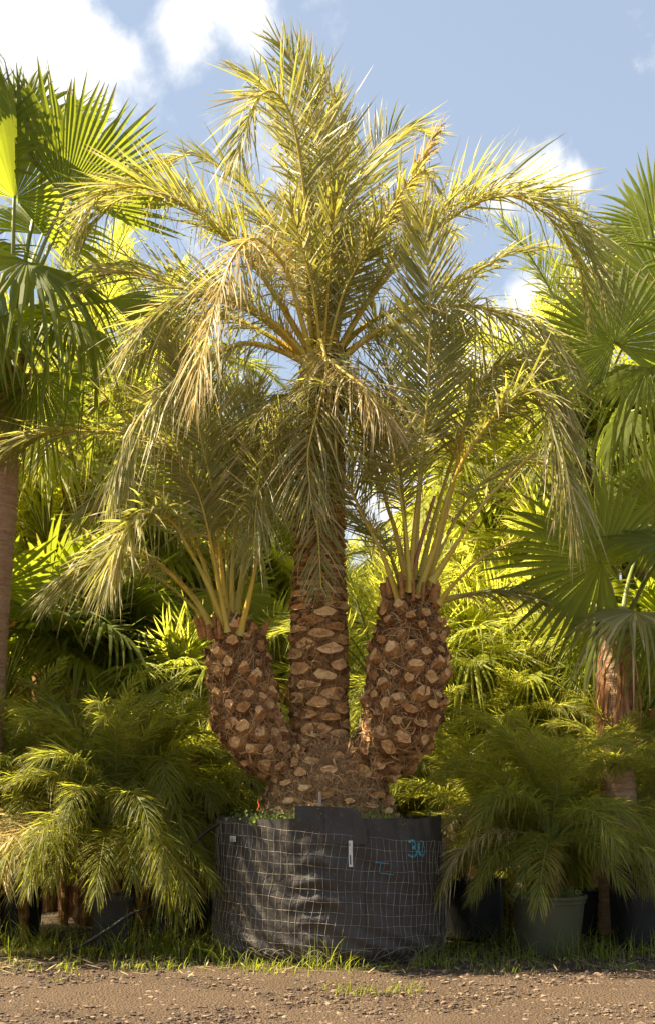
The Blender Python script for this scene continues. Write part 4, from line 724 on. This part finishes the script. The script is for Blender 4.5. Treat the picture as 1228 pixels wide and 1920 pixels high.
for (px, py, Y, sz, n, lab, sd_) in ((705, 1290, 11.4, .82, 20, 'green feather palm seen between middle and right stems', 541), (520, 1190, 13.0, .9, 22, 'feather palm glimpsed between left and middle stems', 542),
    (1110, 800, 12.4, 1.05, 26, 'dark feather palm crown behind the upper right fans', 543), (140, 800, 12.2, 1.0, 24, 'feather palm crown right of the left fan palm crown', 544), (900, 1190, 12.4, .8, 20, 'feather palm with drooping dark fronds behind the right stem', 545),
    (330, 960, 13.4, .9, 22, 'feather palm crown behind the left crown of fronds', 546), (30, 1130, 12.8, .9, 22, 'feather palm behind the ringed trunk on the left', 547), (1000, 880, 13.6, .9, 22, 'feather palm behind the arching right-hand frond', 548), (255, 740, 13.8, .85, 20, 'feather palm with orange flower stalks high on the left', 549)):
    bg_palm('feather', px, py, Y, sz, n, lab, sd_, group=TG, low=.45, trunk_r=.1)

# far part of the nursery: one mass of palms
def xform(V, M_): A = np.array(M_); return V@A[:3, :3].T+A[:3, 3]
def grove():
    rng = np.random.default_rng(77); G = {k: Geo() for k in ('pygmy', 'feather', 'fan', 'star', 'fanb')}; ST = Geo()
    spots = []
    for i in range(95):
        Y = rng.uniform(13, 25); px = rng.uniform(-60, 1290); top = np.interp(px, [0, 250, 420, 560, 640, 720, 800, 1000, 1228], [930, 960, 1000, 1080, 1190, 1150, 1040, 960, 920]); py = top+rng.uniform(60, 480)*(1 if i % 3 else .25); spots.append((px, py, Y, rng.choice(['feather', 'fan', 'fanb', 'star', 'fanb', 'star']), rng.uniform(1.0, 1.5)))
    for i in range(20): spots.append((rng.uniform(-20, 1250), rng.uniform(1420, 1510), rng.uniform(11.6, 13), 'pygmy', .95))
    for i in range(18): spots.append((rng.uniform(-20, 1250), rng.uniform(1490, 1570), rng.uniform(10.6, 12.5), 'pygmy', .95))
    for i, (px, py, Y, kind, sz) in enumerate(spots):
        c = P(px, py, Y); kk = 'fan' if kind == 'fanb' else kind
        f = np.linspace(0, 1, 8); tube(ST, np.stack([c[0]+0*f, Y+0*f, f*c[2]], 1), .09, 7)
        for cls, v, M_ in leaf_xforms(kk, 16 if kk != 'pygmy' else 22, 900+i, sz*(1 if kk != 'feather' else .7), .4):
            gl, gr, _, _ = PROT[(kk, cls)][v]; MM = Matrix.Translation(c) @ M_
            for V, f_, a, b, m_ in zip(gl.v, gl.f, gl.a, gl.b, gl.m):
                gg = G[kind]; base = gg.n; off = f_.min(); gg.v.append(xform(V, MM)); gg.f.append(f_-off+base); gg.a.append(a); gg.b.append(b); gg.m.append(m_); gg.n += len(V)
    # one object, five materials
    allg = Geo(); mats = [M_PYG, M_DATE_BG, M_FAN, M_FAN_BG, M_FAN_BG, M_BARK]
    for mi, k in enumerate(('pygmy', 'feather', 'fan', 'star', 'fanb')):
        gg = G[k]
        for V, f_, a, b, m_ in zip(gg.v, gg.f, gg.a, gg.b, gg.m):
            off = f_.min(); allg.f.append(f_-off+allg.n); allg.v.append(V); allg.a.append(a); allg.b.append(b); allg.m.append(np.full(len(f_), mi)); allg.n += len(V)
    for V, f_, a, b in zip(ST.v, ST.f, ST.a, ST.b): off = f_.min(); allg.f.append(f_-off+allg.n); allg.v.append(V); allg.a.append(a); allg.b.append(b); allg.m.append(np.full(len(f_), 5)); allg.n += len(V)
    o = newobj('palm_grove', allg.mesh('palm_grove'), mats); tag(o, 'dense mass of palms filling the nursery in the distance', 'palm grove', None, 'stuff')
grove()

# ------------------------------------------------------------------ pots
M_POTG = simple_mat('green_plastic', (.062, .062, .030), (.085, .082, .042), 6, .5, .1, 60, spec=.4); M_POTB = simple_mat('black_plastic', (.010, .010, .010), (.026, .024, .022), 8, .5, .1, 60)
M_SOIL = simple_mat('potting_soil', (.02, .012, .008), (.09, .05, .03), 30, .95, 1, 70)
def pot(px, py_base, Y, rt, rb, h, label, mat, group=None):
    c = P(px, 1478, Y); root = thing('plant_pot', (c[0], Y, 0), label, 'plant pot', group); o = (0, 0, 0)
    g = Geo(); prof = [(rb*.3, .012), (rb, .012), (rb*1.01, .02), (rb+(rt-rb)*.5, h*.5), (rt*.955, h*.86), (rt*.96, h*.865), (rt*.985, h*.87), (rt*.99, h*.93), (rt, h*.935), (rt*1.03, h*.94), (rt*1.035, h*.985), (rt*1.02, h), (rt*.97, h), (rt*.95, h*.97), (rt*.93, h*.80)]
    th = np.linspace(0, 2*math.pi, 64, endpoint=False); V = np.array([[(r*math.cos(a), r*math.sin(a), z) for a in th] for r, z in prof]); g.grid(V[None], closed=True); newobj('pot_body', g.mesh('pot_body'), mat, root)
    g = Geo(); rr = np.linspace(0.001, rt*.94, 10); R, A = np.meshgrid(rr, th, indexing='ij'); g.grid(np.stack([R*np.cos(A), R*np.sin(A), h*.9+np.random.default_rng(3).normal(0, .006, R.shape)], -1)[None], closed=True); newobj('soil', g.mesh('soil'), M_SOIL, root)
pot(1027, 0, 8.95, .262, .205, .415, 'round dark green plastic pot right of the grow bag', M_POTG)
pot(1215, 0, 9.4, .30, .26, .62, 'large black pot standing at the right edge', M_POTB)
pot(885, 0, 9.9, .25, .22, .47, 'black pot in shade just right of the grow bag', M_POTB)
pot(20, 0, 9.9, .27, .22, .5, 'black pot in shade at the left edge', M_POTB)
pot(345, 0, 10.0, .24, .2, .42, 'black pot in shade behind the hose', M_POTB)
def square_pot(px, Y, w, h, label, turn=.2):
    c = P(px, 1478, Y); root = thing('plant_pot', (c[0], Y, 0), label, 'plant pot'); root.rotation_euler[2] = turn
    def sq(r, z, m=32):
        a = np.linspace(0, 2*math.pi, m, endpoint=False)+math.pi/4; k = 1/np.maximum(np.abs(np.cos(a-0)), np.abs(np.sin(a-0))); k = np.minimum(k, 1.32); return np.stack([r*k*np.cos(a), r*k*np.sin(a), z+0*a], 1)
    g = Geo(); g.grid(np.stack([sq(w*.4, .01), sq(w*.42, .02), sq(w*.49, h*.9), sq(w*.52, h*.905), sq(w*.525, h), sq(w*.49, h), sq(w*.47, h*.85)])[None], closed=True); newobj('pot_body', g.mesh('pot_body'), M_POTB, root)
    g = Geo(); g.grid(np.stack([sq(.001, h*.88), sq(w*.475, h*.88)])[None], closed=True); newobj('soil', g.mesh('soil'), M_SOIL, root)
square_pot(212, 9.15, .30, .40, 'square black pot under the drooping palm on the left')
square_pot(1105, 10.1, .34, .36, 'square black pot in shade behind and right of the green pot', .1)
weeds('pot_weeds', 'small weeds sprouting from the soil of the green pot', [(P(px, 0, 8.85)[0], Y, .37, 16, .03) for px, Y in ((975, 8.85), (985, 8.9), (1065, 8.85), (1075, 8.9))], 17, .1, leaf=.012)
